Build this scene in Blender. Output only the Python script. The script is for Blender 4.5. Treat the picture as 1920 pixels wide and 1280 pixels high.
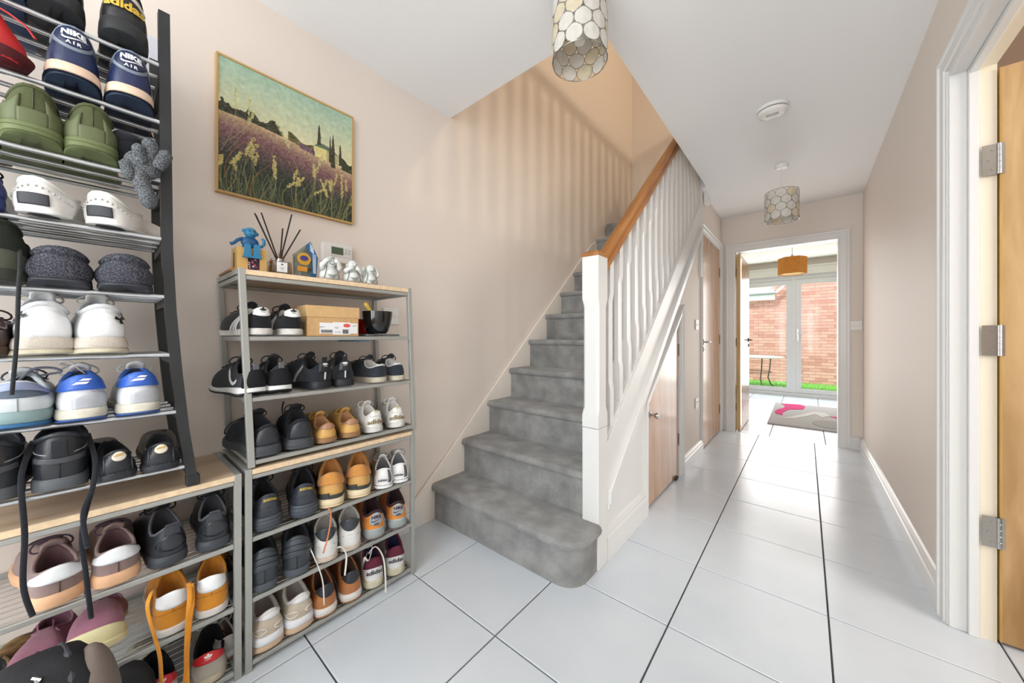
import bpy, bmesh, math, random
import numpy as np
from mathutils import Vector, Matrix
from mathutils.geometry import tessellate_polygon
for _o in list(bpy.data.objects): bpy.data.objects.remove(_o)
SC = bpy.context.scene; COL = SC.collection
PI = math.pi
rnd = random.Random(7)

# ------------------------------------------------------------------ camera
cam = bpy.data.cameras.new('camera'); cam.sensor_width = 36; cam.lens = 652.16/1920*36
cam.shift_y = -8.9/1920; cam.clip_start = 0.02; cam.clip_end = 200
camo = bpy.data.objects.new('camera', cam); COL.objects.link(camo)
camo.location = (0, 0, 1.06); camo.rotation_euler = (PI/2, 0, 0.701542)
SC.camera = camo
# ------------------------------------------------------------------ world, lights, exposure
w = bpy.data.worlds.new('sky'); SC.world = w; w.use_nodes = True
bg = w.node_tree.nodes['Background']; bg.inputs[0].default_value = (0.86, 0.93, 1.0, 1); bg.inputs[1].default_value = 2.4
SC.view_settings.view_transform = 'Standard'; SC.view_settings.look = 'None'
SC.view_settings.gamma = 1; SC.view_settings.use_curve_mapping = False; SC.view_settings.exposure = 0.06
def light(name, kind, loc, rot, energy, color, **k):
    l = bpy.data.lights.new(name, kind); l.energy = energy; l.color = color
    for a, b in k.items(): setattr(l, a, b)
    o = bpy.data.objects.new(name, l); COL.objects.link(o); o.location = loc; o.rotation_euler = rot
    return o
sun = light('sun', 'SUN', (0, 4, 9), (math.radians(42), 0, math.radians(-25)), 2.8, (1, .97, .92), angle=math.radians(3))
# daylight of the two narrow glazed strips of the front door behind the camera
light('daylight_door_strip', 'AREA', (-0.72, -1.42, 1.25), (PI/2, 0, 0), 5, (.93, .97, 1), shape='RECTANGLE', size=.16, size_y=1.6)
light('daylight_door_strip', 'AREA', (0.12, -1.42, 1.25), (PI/2, 0, 0), 5, (.93, .97, 1), shape='RECTANGLE', size=.16, size_y=1.6)
light('front_fill', 'AREA', (-0.65, -1.40, 1.45), (PI/2, 0, 0), 46, (.90, .96, 1), shape='RECTANGLE', size=2.0, size_y=1.8)  # broad soft fill added behind the camera, not an actual window
light('daylight_patio', 'AREA', (-0.2, 7.9, 1.15), (PI/2, 0, PI), 40, (.97, .99, 1), shape='RECTANGLE', size=2.4, size_y=2.0)
light('doorway_fill', 'AREA', (-.185, 4.72, 1.0), (PI/2, 0, PI), 7.5, (1, .99, .97), shape='RECTANGLE', size=.8, size_y=1.9)  # added panel standing in for kitchen daylight, brightens the dark far hall
light('side_room_fill', 'AREA', (2.6, 0.9, 1.5), (0, PI/2, 0), 60, (1, .95, .9), shape='RECTANGLE', size=1.4, size_y=1.6)  # unseen fill added in the side room to lift hall ceiling and walls
light('landing_lamp', 'POINT', (1.15, 2.6, 4.25), (0, 0, 0), 80, (1, .82, .60), shadow_soft_size=.105)

# ------------------------------------------------------------------ materials
def lin(c):
    return tuple(((x/255)/12.92 if x/255 <= .04045 else ((x/255+.055)/1.055)**2.4) for x in c)
MATS = {}
def mat(name, rgb, rough=.6, metal=0, noise=0, nscale=20, bump=0, bscale=200, coat=0, rgb2=None, spec=.5, stretch=None, sheen=0):
    if name in MATS: return MATS[name]
    m = bpy.data.materials.new(name); m.use_nodes = True; nt = m.node_tree; b = nt.nodes['Principled BSDF']
    c = (*lin(rgb), 1)
    b.inputs['Base Color'].default_value = c; b.inputs['Roughness'].default_value = rough
    b.inputs['Metallic'].default_value = metal; b.inputs['Specular IOR Level'].default_value = spec
    b.inputs['Coat Weight'].default_value = coat; b.inputs['Coat Roughness'].default_value = .08
    if sheen: b.inputs['Sheen Weight'].default_value = sheen
    tc = nt.nodes.new('ShaderNodeTexCoord'); src = tc.outputs['Object']
    if stretch:
        mp = nt.nodes.new('ShaderNodeMapping'); mp.inputs['Scale'].default_value = stretch
        nt.links.new(src, mp.inputs[0]); src = mp.outputs[0]
    if noise or rgb2:
        n = nt.nodes.new('ShaderNodeTexNoise'); n.inputs['Scale'].default_value = nscale; n.inputs['Detail'].default_value = 5
        nt.links.new(src, n.inputs['Vector'])
        r = nt.nodes.new('ShaderNodeValToRGB')
        c2 = (*lin(rgb2), 1) if rgb2 else tuple(list(min(1, x*(1+noise)) for x in c[:3])+[1])
        c1 = c if rgb2 else tuple(list(x*(1-noise) for x in c[:3])+[1])
        r.color_ramp.elements[0].position = .35; r.color_ramp.elements[1].position = .65
        r.color_ramp.elements[0].color = c1; r.color_ramp.elements[1].color = c2
        nt.links.new(n.outputs['Fac'], r.inputs[0]); nt.links.new(r.outputs[0], b.inputs['Base Color'])
    if bump:
        n2 = nt.nodes.new('ShaderNodeTexNoise'); n2.inputs['Scale'].default_value = bscale; n2.inputs['Detail'].default_value = 3
        nt.links.new(src, n2.inputs['Vector'])
        bp = nt.nodes.new('ShaderNodeBump'); bp.inputs['Strength'].default_value = bump; bp.inputs['Distance'].default_value = .002
        nt.links.new(n2.outputs['Fac'], bp.inputs['Height']); nt.links.new(bp.outputs[0], b.inputs['Normal'])
    MATS[name] = m; return m
def wood(name, a, b_, scale=6, stretch=(1, 1, 14), rough=.35, spec=.5, rings=True):
    if name in MATS: return MATS[name]
    m = bpy.data.materials.new(name); m.use_nodes = True; nt = m.node_tree; b = nt.nodes['Principled BSDF']
    tc = nt.nodes.new('ShaderNodeTexCoord'); mp = nt.nodes.new('ShaderNodeMapping')
    mp.inputs['Scale'].default_value = tuple(1/s for s in stretch); nt.links.new(tc.outputs['Object'], mp.inputs[0])
    wv = nt.nodes.new('ShaderNodeTexNoise'); wv.inputs['Scale'].default_value = scale*9; wv.inputs['Detail'].default_value = 6; wv.inputs['Distortion'].default_value = .6
    nt.links.new(mp.outputs[0], wv.inputs['Vector'])
    n = nt.nodes.new('ShaderNodeTexWave'); n.bands_direction = 'DIAGONAL'; n.inputs['Scale'].default_value = scale; n.inputs['Distortion'].default_value = 9; n.inputs['Detail'].default_value = 3
    nt.links.new(mp.outputs[0], n.inputs['Vector'])
    mx = nt.nodes.new('ShaderNodeMath'); mx.operation = 'MULTIPLY_ADD'; mx.inputs[1].default_value = .35 if rings else .05
    nt.links.new(n.outputs['Fac'], mx.inputs[0]); nt.links.new(wv.outputs['Fac'], mx.inputs[2])
    r = nt.nodes.new('ShaderNodeValToRGB'); r.color_ramp.elements[0].position = .35; r.color_ramp.elements[1].position = .95
    r.color_ramp.elements[0].color = (*lin(b_), 1); r.color_ramp.elements[1].color = (*lin(a), 1)
    nt.links.new(mx.outputs[0], r.inputs[0]); nt.links.new(r.outputs[0], b.inputs['Base Color'])
    b.inputs['Roughness'].default_value = rough; b.inputs['Specular IOR Level'].default_value = spec
    MATS[name] = m; return m
def glass(name, rgb=(255, 255, 255), rough=0.0, mixfac=.12):
    if name in MATS: return MATS[name]
    m = bpy.data.materials.new(name); m.use_nodes = True; nt = m.node_tree; nt.nodes.remove(nt.nodes['Principled BSDF'])
    t = nt.nodes.new('ShaderNodeBsdfTransparent'); t.inputs[0].default_value = (*lin(rgb), 1)
    g = nt.nodes.new('ShaderNodeBsdfGlossy'); g.inputs['Roughness'].default_value = rough
    mx = nt.nodes.new('ShaderNodeMixShader'); mx.inputs[0].default_value = mixfac
    nt.links.new(t.outputs[0], mx.inputs[1]); nt.links.new(g.outputs[0], mx.inputs[2]); nt.links.new(mx.outputs[0], nt.nodes['Material Output'].inputs[0])
    MATS[name] = m; return m

WALL = mat('wall_paint', (231, 220, 210), .55, bump=.03, bscale=60, spec=.4)
CEIL = mat('ceiling_paint', (246, 246, 246), .8)
WHITE = mat('gloss_white_paint', (226, 226, 224), .28, spec=.5)
GROUT = mat('grout', (78, 76, 78), .9)
OAK = wood('oak_veneer', (196, 152, 112), (166, 120, 82), 3.2, (1, 1, 9), .2, 1.0)
OAKR = wood('rail_oak', (178, 120, 62), (140, 84, 36), 3, (1, 9, 9), .35)
FRAMEOAK = wood('door_edge_oak', (206, 168, 100), (180, 138, 72), 4, (1, 1, 9), .4)
TILE = mat('floor_tile', (208, 215, 222), .20, rgb2=(216, 222, 228), nscale=3, spec=.5, bump=.015, bscale=12)
STEEL = mat('brushed_steel', (186, 186, 184), .3, 1)
DKSTEEL = mat('aged_steel', (105, 104, 100), .45, 1)

# ------------------------------------------------------------------ mesh helpers
class MB:
    def __init__(s): s.v = []; s.f = []; s.mi = []
    def add(s, vs, fs, mi=0):
        o = len(s.v); s.v += [tuple(map(float, p)) for p in vs]
        for f in fs: s.f.append(tuple(i+o for i in f)); s.mi.append(mi)
        return s
    def box(s, x0, x1, y0, y1, z0, z1, mi=0):
        vs = [(x, y, z) for z in (z0, z1) for y in (y0, y1) for x in (x0, x1)]
        return s.add(vs, [(0, 2, 3, 1), (4, 5, 7, 6), (0, 1, 5, 4), (2, 6, 7, 3), (0, 4, 6, 2), (1, 3, 7, 5)], mi)
    def prism(s, pts, axis, a, b, mi=0):   # polygon in the other two axes (order x,y,z), extruded a..b on axis
        def mk(p, t):
            q = list(p); q.insert(axis, t); return q
        n = len(pts); vs = [mk(p, a) for p in pts]+[mk(p, b) for p in pts]
        tri = tessellate_polygon([[Vector((p[0], p[1], 0)) for p in pts]])
        fs = [tuple(t) for t in tri]+[tuple(i+n for i in reversed(t)) for t in tri]
        fs += [(i, (i+1) % n, (i+1) % n+n, i+n) for i in range(n)]
        return s.add(vs, fs, mi)
    def tube(s, pts, r, n=8, mi=0, flat=1.0, cap=True, up=(0, 0, 1)):
        pts = [Vector(p) for p in pts]; rs = r if isinstance(r, (list, tuple)) else [r]*len(pts)
        vs = []; prev = None
        for i, p in enumerate(pts):
            t = (pts[min(i+1, len(pts)-1)]-pts[max(i-1, 0)]).normalized()
            if prev is None:
                u = Vector(up); u = u-t*u.dot(t)
                if u.length < 1e-3: u = Vector((1, 0, 0)); u = u-t*u.dot(t)
            else: u = prev-t*prev.dot(t)
            u.normalize(); prev = u; q = t.cross(u)
            for k in range(n):
                a = 2*PI*k/n+PI/n
                vs.append(p+u*math.cos(a)*rs[i]*flat+q*math.sin(a)*rs[i])
        fs = [(i*n+k, i*n+(k+1) % n, (i+1)*n+(k+1) % n, (i+1)*n+k) for i in range(len(pts)-1) for k in range(n)]
        if cap: fs += [tuple(reversed(range(n))), tuple(range((len(pts)-1)*n, len(pts)*n))]
        return s.add(vs, fs, mi)
    def lathe(s, prof, n=24, c=(0, 0, 0), mi=0, axis=2, arc=2*PI):
        vs = []
        for r, z in prof:
            for k in range(n):
                a = arc*k/n; p = [r*math.cos(a), r*math.sin(a)]; p.insert(axis, z)
                vs.append((p[0]+c[0], p[1]+c[1], p[2]+c[2]))
        fs = [(i*n+k, i*n+(k+1) % n, (i+1)*n+(k+1) % n, (i+1)*n+k) for i in range(len(prof)-1) for k in range(n)]
        return s.add(vs, fs, mi)
    def blob(s, c, r, n=10, m=7, mi=0, rot=None):
        vs = []; fs = []
        for i in range(m+1):
            ph = PI*i/m
            for k in range(n):
                a = 2*PI*k/n
                p = Vector((r[0]*math.sin(ph)*math.cos(a), r[1]*math.sin(ph)*math.sin(a), r[2]*math.cos(ph)))
                if rot: p = rot @ p
                vs.append((p[0]+c[0], p[1]+c[1], p[2]+c[2]))
        for i in range(m):
            for k in range(n): fs.append((i*n+k, (i+1)*n+k, (i+1)*n+(k+1) % n, i*n+(k+1) % n))
        return s.add(vs, fs, mi)
    def xf(s, fn): s.v = [tuple(fn(p)) for p in s.v]; return s
def link(name, me, parent=None):
    o = bpy.data.objects.new(name, me); COL.objects.link(o)
    if parent is not None: o.parent = parent
    return o
def mesh(name, mb, mats, smooth=False, bev=0):
    me = bpy.data.meshes.new(name); me.from_pydata(mb.v, [], mb.f)
    mats = mats if isinstance(mats, (list, tuple)) else [mats]
    for m in mats: me.materials.append(m)
    me.polygons.foreach_set('material_index', mb.mi)
    bm = bmesh.new(); bm.from_mesh(me); bmesh.ops.remove_doubles(bm, verts=bm.verts, dist=1e-6)
    bmesh.ops.recalc_face_normals(bm, faces=bm.faces)
    if bev:
        es = [e for e in bm.edges if len(e.link_faces) == 2 and e.calc_face_angle(0) > .6]
        bmesh.ops.bevel(bm, geom=es, offset=bev, segments=1, affect='EDGES', profile=.5)
    bm.to_mesh(me); bm.free()
    if smooth:
        me.polygons.foreach_set('use_smooth', [True]*len(me.polygons))
        if smooth != 'all': me.set_sharp_from_angle(angle=math.radians(38))
    me.update(); return me
def obj(name, mb, mats, parent=None, smooth=False, bev=0):
    return link(name, mesh(name, mb, mats, smooth, bev), parent)
def empty(name, loc=(0, 0, 0), rz=0, rx=0, ry=0):
    o = bpy.data.objects.new(name, None); o.empty_display_size = .05; COL.objects.link(o)
    o.location = loc; o.rotation_euler = (rx, ry, rz); return o
def tag(o, label=None, cat=None, group=None, kind=None):
    if label: o['label'] = label
    if cat: o['category'] = cat
    if group: o['group'] = group
    if kind: o['kind'] = kind
    return o
def struct(name, mb, m, label=None, smooth=False, bev=0, cat=None):
    o = obj(name, mb, m, None, smooth, bev); o['kind'] = 'structure'
    tag(o, label, cat); return o

# ================================================================== ROOM
XL, XR, ZC, YF = -1.67, .405, 2.40, 4.58
fl = struct('floor', MB().box(-1.77, .50, -1.5, 4.60, -.12, -.006), GROUT, 'hall and kitchen floor of large pale square tiles with dark grout', cat='floor')
fl2 = obj('grout_bed', MB().box(-2.6, 1.9, 4.60, 8.02, -.12, -.006).box(.50, 3.1, -.6, 2.6, -.12, -.006), GROUT, fl)
XLn = [-1.75, -1.298, -.843, -.388, .065, .5137, .965, 1.415, 1.87]
YLn = [-1.31, -.865, -.42, .025, .469, .905, 1.344, 1.784, 2.232, 2.670, 3.119, 3.573, 4.03, 4.48, 4.595]
g = .0028
def tile(x0, x1, y0, y1):
    b = .0015
    vs = [(x0+g, y0+g, -.008), (x1-g, y0+g, -.008), (x1-g, y1-g, -.008), (x0+g, y1-g, -.008),
          (x0+g, y0+g, -b), (x1-g, y0+g, -b), (x1-g, y1-g, -b), (x0+g, y1-g, -b),
          (x0+g+b, y0+g+b, 0), (x1-g-b, y0+g+b, 0), (x1-g-b, y1-g-b, 0), (x0+g+b, y1-g-b, 0)]
    fs = [(8, 9, 10, 11)]+[(i, (i+1) % 4, (i+1) % 4+4, i+4) for i in range(4)]+[(i+4, (i+1) % 4+4, (i+1) % 4+8, i+8) for i in range(4)]
    obj('tile', MB().add(vs, fs), TILE, fl)
for i in range(len(XLn)-1):
    for j in range(len(YLn)-1):
        x0, x1 = XLn[i], XLn[i+1]
        if x0 > .5 and YLn[j] > 1.8: continue
        if x0 > 1.4: continue
        if x1 < -.84 and YLn[j] > 1.5: continue
        tile(max(x0, -1.668), min(x1, 9) if x0 < .06 or YLn[j] < 2 else .404, YLn[j], YLn[j+1])
y = 4.595
kx = [-2.55, -2.1, -1.65, -1.2, -.75, -.30, .15, .6, 1.05, 1.5]
for j in range(8):
    y1 = min(y+.45, 7.99)
    for i in range(len(kx)-1): tile(kx[i], kx[i+1], y, y1)
    y = y1
    if y > 7.95: break
# walls
struct('wall_left', MB().box(-1.77, XL, -1.55, 4.41, 0, 5.05), WALL, 'long cream wall behind the shoe racks and up beside the stairs', cat='wall')
m = MB().box(-1.67, -.76, 4.31, 4.41, 0, 5.05).box(-.76, 2.6, 4.31, 4.41, 2.65, 5.05)
struct('wall_stairwell_end', m, WALL, 'cream end wall at the top of the stairwell', cat='wall')
m = MB()   # hall side wall under and beyond the stairs, with cupboard opening and closet opening
for pl in ([(1.55, 0), (2.135, 0), (2.135, .93), (1.55, .42)], [(2.135, .645), (2.862, 1.20), (2.862, 1.56), (2.135, .93)], [(2.862, 0), (3.505, 0), (3.505, 2.12), (2.862, 1.56)], [(3.505, 0), (3.60, 0), (3.60, 2.4), (3.505, 2.4)], [(3.60, 2.05), (4.52, 2.05), (4.52, 2.4), (3.60, 2.4)], [(4.52, 0), (4.585, 0), (4.585, 2.4), (4.52, 2.4)]):
    m.prism(pl, 0, -.82, -.735, 1 if pl[-1][0] < 2.2 else 0)
struct('wall_under_stairs', m, [WALL, WHITE], 'cream wall panel below the stair string with the cupboard and closet doors', cat='wall')
m = MB().box(-.82, -.695, YF, 4.68, 0, 2.4).box(.312, .505, YF, 4.68, 0, 2.4).box(-.695, .312, YF, 4.68, 2.05, 2.4)
m.box(-2.6, -.82, YF, 4.68, 0, 2.4).box(.505, 1.9, YF, 4.68, 0, 2.4).box(-.695, -.63, YF, 4.68, 0, 2.05).box(.26, .312, YF, 4.68, 0, 2.05)
struct('wall_far', m, WALL, 'cream wall at the end of the hall around the kitchen doorway', cat='wall')
m = MB().box(XR, .505, 2.03, 4.6, 0, 2.4).box(XR, .505, 1.14, 2.03, 2.06, 2.4).box(XR, .505, -1.5, 1.14, 0, 2.4)
struct('wall_right', m, WALL, 'smooth cream wall along the open side of the hall', cat='wall')
m = MB().box(-1.77, .505, -1.6, -1.5, 0, 2.4)
struct('wall_front', m, WALL, 'cream wall behind the camera with the front door', cat='wall')
m = MB().box(.505, 3.1, 2.5, 2.6, 0, 2.4).box(3.0, 3.1, -.6, 2.6, 0, 2.4).box(.505, 3.1, -.6, -.5, 0, 2.4)
struct('wall_side_room', m, mat('side_room_paint', (150, 128, 110), .8), 'brown painted walls of the room behind the open oak door', cat='wall')
m = MB().box(-.84, -.67, 3.512, 4.68, ZC+.0005, 2.63).box(XL-.1, -.68, -1.6, 1.385, ZC, 2.64).box(-.68, .51, -1.6, 4.68, ZC, 2.64).box(.505, 3.1, -.6, 2.6, ZC, 2.64)
struct('ceiling', m, CEIL, 'flat white hall ceiling with the stairwell opening', cat='ceiling')
struct('ceiling_kitchen', MB().box(-2.6, 1.9, 4.68, 8.1, ZC+.02, 2.6), mat('ceiling_k', (242, 240, 232), .8), 'white ceiling of the kitchen beyond the doorway', cat='ceiling')
m = MB().box(-2.7, -2.6, 4.58, 8.1, 0, 2.5).box(1.9, 2.0, 4.58, 8.1, 0, 2.5)
m.box(-2.6, -1.55, 8.0, 8.12, 0, 2.42).box(1.25, 1.9, 8.0, 8.12, 0, 2.42).box(-1.55, 1.25, 8.0, 8.12, 2.15, 2.42)
struct('wall_kitchen', m, mat('kitchen_paint', (236, 228, 216), .7), 'cream kitchen walls around the patio doors', cat='wall')
# upstairs shell seen through the stairwell opening
m = MB().box(-1.77, 2.6, .3, .4, 2.64, 5.05).box(2.5, 2.6, .3, 4.4, 2.64, 5.05)
struct('wall_landing', m, WALL, 'cream walls of the upstairs landing', cat='wall')
struct('ceiling_landing', MB().box(-1.77, 2.6, .3, 4.4, 5.0, 5.1), CEIL, 'ceiling above the upstairs landing', cat='ceiling')
struct('floor_landing', MB().box(.51, 2.6, 1.39, 4.35, 2.45, 2.64).box(-.68, .51, .3, 4.35, 2.64, 2.66).box(-1.67, -.68, .3, 1.385, 2.64, 2.66), mat('landing_carpet', (120, 118, 116), .95), 'grey carpeted landing floor above the hall', cat='floor')

# skirtings
def skirt(name, axis, c0, c1, a, b, side, h=.125, label=None):
    # axis 1: runs along y at x from c0 (wall) to c1 (face)
    t = c1-c0
    pr = [(c0, 0), (c1, 0), (c1, h*.72), (c0+t*.75, h*.76), (c0+t*.75, h*.86), (c0+t*.35, h*.97), (c0, h)]
    m = MB()
    if axis == 1: m.prism([(p[0], p[1]) for p in pr], 1, a, b)
    else: m.prism([(p[0], p[1]) for p in pr], 0, a, b)
    return struct(name, m, WHITE, label, cat='skirting')
skirt('baseboard_right', 1, XR, .382, 2.075, YF, 1, label='white skirting board along the plain wall past the open oak door')
skirt('baseboard_left', 1, XL, -1.648, -1.5, 1.16, 1, label='white skirting board behind the shoe racks')
skirt('baseboard_stairs', 1, -.735, -.713, 1.547, 2.09, 1, .15, label='white skirting board between the newel post and the small cupboard door')
skirt('baseboard_closet', 1, -.735, -.713, 2.905, 3.545, 1, label='white skirting board between the two oak doors')
skirt('baseboard_far', 0, YF, YF-.02, .315, .386, 1, label='short white skirting board right of the kitchen doorway')

# architraves (moulded frames)
def arch_profile(w, t):
    return [(0, 0), (w, 0), (w, t*.9), (w*.88, t), (w*.76, t*.95), (w*.70, t*.7), (w*.18, t*.62), (w*.12, t*.4), (0, t*.35)]
def arch_x(name, path, x0, x1, w, label, flip=1, mt=WHITE):
    """sweep moulded profile along a (y,z) path on plane x0, projecting to x1; opening is on the inner side"""
    pr = arch_profile(w, 1.0); n = len(pr); m = MB(); rings = []
    P = [Vector(p) for p in path]
    for i, p in enumerate(P):
        if i == 0: d = (P[1]-P[0]).normalized(); nn = Vector((-d.y, d.x))
        elif i == len(P)-1: d = (P[-1]-P[-2]).normalized(); nn = Vector((-d.y, d.x))
        else:
            d1 = (P[i]-P[i-1]).normalized(); d2 = (P[i+1]-P[i]).normalized()
            n1 = Vector((-d1.y, d1.x)); n2 = Vector((-d2.y, d2.x)); nn = (n1+n2).normalized(); nn = nn/max(.3, nn.dot(n1))
        nn = nn*flip
        rings.append([(x0+(x1-x0)*q[1], p.x+nn.x*q[0], p.y+nn.y*q[0]) for q in pr])
    vs = [v for r in rings for v in r]
    fs = [(i*n+k, i*n+(k+1) % n, (i+1)*n+(k+1) % n, (i+1)*n+k) for i in range(len(P)-1) for k in range(n)]
    fs += [tuple(range(n)), tuple(range((len(P)-1)*n, len(P)*n))]
    m.add(vs, fs); return struct(name, m, mt, label, cat='door frame')
a1 = arch_x('trim_1', [(2.135, 0), (2.135, .652), (2.862, 1.205), (2.862, 0)], -.7352, -.712, .052, 'white moulded frame with sloping top around the small cupboard door')
obj('lining', MB().prism([(2.135, 0), (2.160, 0), (2.160, .64), (2.84, 1.155), (2.84, 0), (2.862, 0), (2.862, 1.20), (2.135, .65)], 0, -.80, -.735), WHITE, a1)
a2 = arch_x('trim_2', [(3.60, 0), (3.60, 2.05), (4.52, 2.05), (4.52, 0)], -.7352, -.715, .055, 'white moulded frame around the tall closed oak closet door')
obj('lining', MB().prism([(3.60, 0), (3.628, 0), (3.628, 2.025), (4.49, 2.025), (4.49, 0), (4.52, 0), (4.52, 2.05), (3.60, 2.05)], 0, -.80, -.735), WHITE, a2)
# kitchen doorway frame (plane y)
m = MB()
x0, x1, zt = -.605, .235, 2.0
pr = arch_profile(.085, 1.0)
P = [(x0, 0), (x0, zt), (x1, zt), (x1, 0)]
rings = []
for i, p in enumerate(P):
    dx = (-1, -1, 1, 1)[i]; dz = (0, 1, 1, 0)[i]
    rings.append([(p[0]+dx*q[0], YF-.02*q[1], p[1]+dz*q[0]) for q in pr])
n = len(pr)
m.add([v for r in rings for v in r], [(i*n+k, i*n+(k+1) % n, (i+1)*n+(k+1) % n, (i+1)*n+k) for i in range(3) for k in range(n)]+[tuple(range(n)), tuple(range(3*n, 4*n))])
a3 = struct('trim_3', m, WHITE, 'wide white frame around the kitchen doorway at the end of the hall', cat='door frame')
obj('lining', MB().box(x0-.03, x0, YF-.0, 4.70, 0, zt+.03).box(x1, x1+.03, YF, 4.70, 0, zt+.03).box(x0, x1, YF, 4.70, zt, zt+.03), WHITE, a3)
# right doorway frame
m = MB()
P = [(2.03, 0), (2.03, 2.05), (1.14, 2.05), (1.14, 0)]
n = len(pr); rings = []
for i, p in enumerate(P):
    dy = (1, 1, -1, -1)[i]; dz = (0, 1, 1, 0)[i]
    rings.append([(XR-.024*(1-.0)*q[1], p[0]+dy*q[0]*.7-.012*dy, p[1]-.012*dz+dz*q[0]*.7) for q in pr])
m.add([v for r in rings for v in r], [(i*n+k, i*n+(k+1) % n, (i+1)*n+(k+1) % n, (i+1)*n+k) for i in range(3) for k in range(n)]+[tuple(range(n)), tuple(range(3*n, 4*n))])
a4 = struct('trim_4', m, WHITE, 'white stepped frame of the doorway nearest the camera', cat='door frame')
LIN = mat('jamb_cream', (236, 226, 206), .4)
obj('lining', MB().box(.400, .442, 2.005, 2.035, 0, 2.035).box(.400, .442, 1.14, 2.005, 2.012, 2.05), WHITE, a4, bev=.002)
obj('door_stop', MB().box(.442, .466, 1.992, 2.035, 0, 2.022).box(.442, .466, 1.15, 1.992, 1.995, 2.05), WHITE, a4, bev=.002)
obj('rebate', MB().box(.466, .506, 2.004, 2.036, 0, 2.03).box(.466, .506, 1.14, 2.004, 2.006, 2.05), LIN, a4)
obj('lining', MB().box(.400, .506, 1.135, 1.165, 0, 2.05), WHITE, a4)

# ================================================================== DOORS
def hinge(parent, loc, ax='x', h=.1, w=.035, mt=STEEL):
    m = MB()
    e = empty('tmp'); COL.objects.unlink(e); bpy.data.objects.remove(e)
    m.tube([(0, 0, -h/2), (0, 0, h/2)], .0065, 10)
    if ax == 'x': m.box(-w, 0, -.0025, .0005, -h/2, h/2)
    else: m.box(-.0005, .0025, -w, 0, -h/2, h/2)
    if ax == 'x': m.box(0, .012, -.0025, .0005, -h/2, h/2)
    for k in (-.32, 0, .32):
        if ax == 'x': m.lathe([(0, -.0042), (.0035, -.0040), (.0045, -.0022)], 8, (-w*(.62 if k == 0 else .4), 0, h*k), 0, 1)
    for k in (-.3, -.1, .1, .3): m.lathe([(.0066, h*k-.001), (.0072, h*k), (.0066, h*k+.001)], 10)
    m.xf(lambda p: (p[0]+loc[0], p[1]+loc[1], p[2]+loc[2]))
    return obj('hinge', m, mt, parent, True)
def lever(parent, base, out, along, mt=STEEL, L=.11, plate=False):
    """lever handle: base point on door face, out = outward unit vec, along = lever direction"""
    b, o, a = Vector(base), Vector(out), Vector(along); up = Vector((0, 0, 1)); m = MB()
    m.tube([b, b+o*.008], .026 if not plate else .016, 16)
    m.tube([b, b+o*.045], .009, 10)
    m.tube([b+o*.045-a*.008, b+o*.045+a*.05, b+o*.042+a*L*.85-up*.002, b+o*.036+a*L], [.009, .0085, .0075, .006], 10)
    if plate: m.tube([b+o*.004-up*.11, b+o*.004+up*.08], .014, 8)
    else: m.tube([b-up*.07, b-up*.07+o*.006], .02, 14).tube([b-up*.062+o*.006, b-up*.078+o*.006], .004, 6)
    return obj('handle', m, mt, parent, True)
# cupboard door
d1 = struct('door_1', MB().prism([(2.163, .012), (2.838, .012), (2.838, 1.148), (2.163, .628)], 0, -.778, -.742), OAK, 'small oak cupboard door with a sloping top under the stairs', cat='door')
m = MB(); m.lathe([(.0, .0), (.017, 0), (.017, .004), (.008, .008), (.006, .022), (.012, .032), (.018, .04), (.019, .048), (.014, .054), (0, .056)], 18, (-.742, 2.205, .575), 0, 0)
obj('knob', m, mat('chrome', (190, 190, 188), .12, 1), d1, True)
for z in (.30, .98): hinge(d1, (-.742, 2.842, z-.02), 'y', .09, .0, DKSTEEL)
obj('bolt', MB().box(-.74, -.728, 2.73, 2.79, .0, .02), mat('dark_rubber', (40, 40, 40), .7), d1)
d2 = struct('door_2', MB().box(-.778, -.742, 3.632, 4.486, .01, 2.02), OAK, 'tall closed oak closet door between the cupboard and the kitchen doorway', cat='door')
lever(d2, (-.742, 3.70, 1.01), (1, 0, 0), (0, 1, 0))
for z in (.25, 1.03, 1.78): hinge(d2, (-.741, 4.489, z), 'y', .1, .0, DKSTEEL)
d3 = struct('door_3', MB().box(-.596, -.560, 4.63, 5.41, .01, 1.985), OAK, 'open oak kitchen door folded back into the kitchen', cat='door')
obj('edge', MB().box(-.5965, -.5595, 4.622, 4.631, .01, 1.985), FRAMEOAK, d3)
lever(d3, (-.56, 5.33, 1.02), (1, 0, 0), (0, -1, 0), DKSTEEL)
lever(d3, (-.596, 5.33, 1.02), (-1, 0, 0), (0, -1, 0), DKSTEEL)
for z in (.27, 1.0, 1.78): hinge(d3, (-.597, 4.628, z), 'x', .09, .006, DKSTEEL)
OAK2 = wood('oak_bold', (206, 172, 124), (158, 120, 74), 2.2, (1, 1, 7), .35, .5)
d4 = struct('door_4', MB().box(.512, 1.27, 1.995, 2.035, .012, 1.985), OAK2, 'open oak door with bold grain nearest the camera', bev=.001, cat='door')
obj('edge', MB().box(.5095, .5145, 1.9945, 2.0355, .012, 1.985), FRAMEOAK, d4)
for z in (.385, 1.047, 1.672): hinge(d4, (.5065, 1.992, z), 'x', .105, .036, STEEL)

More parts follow.
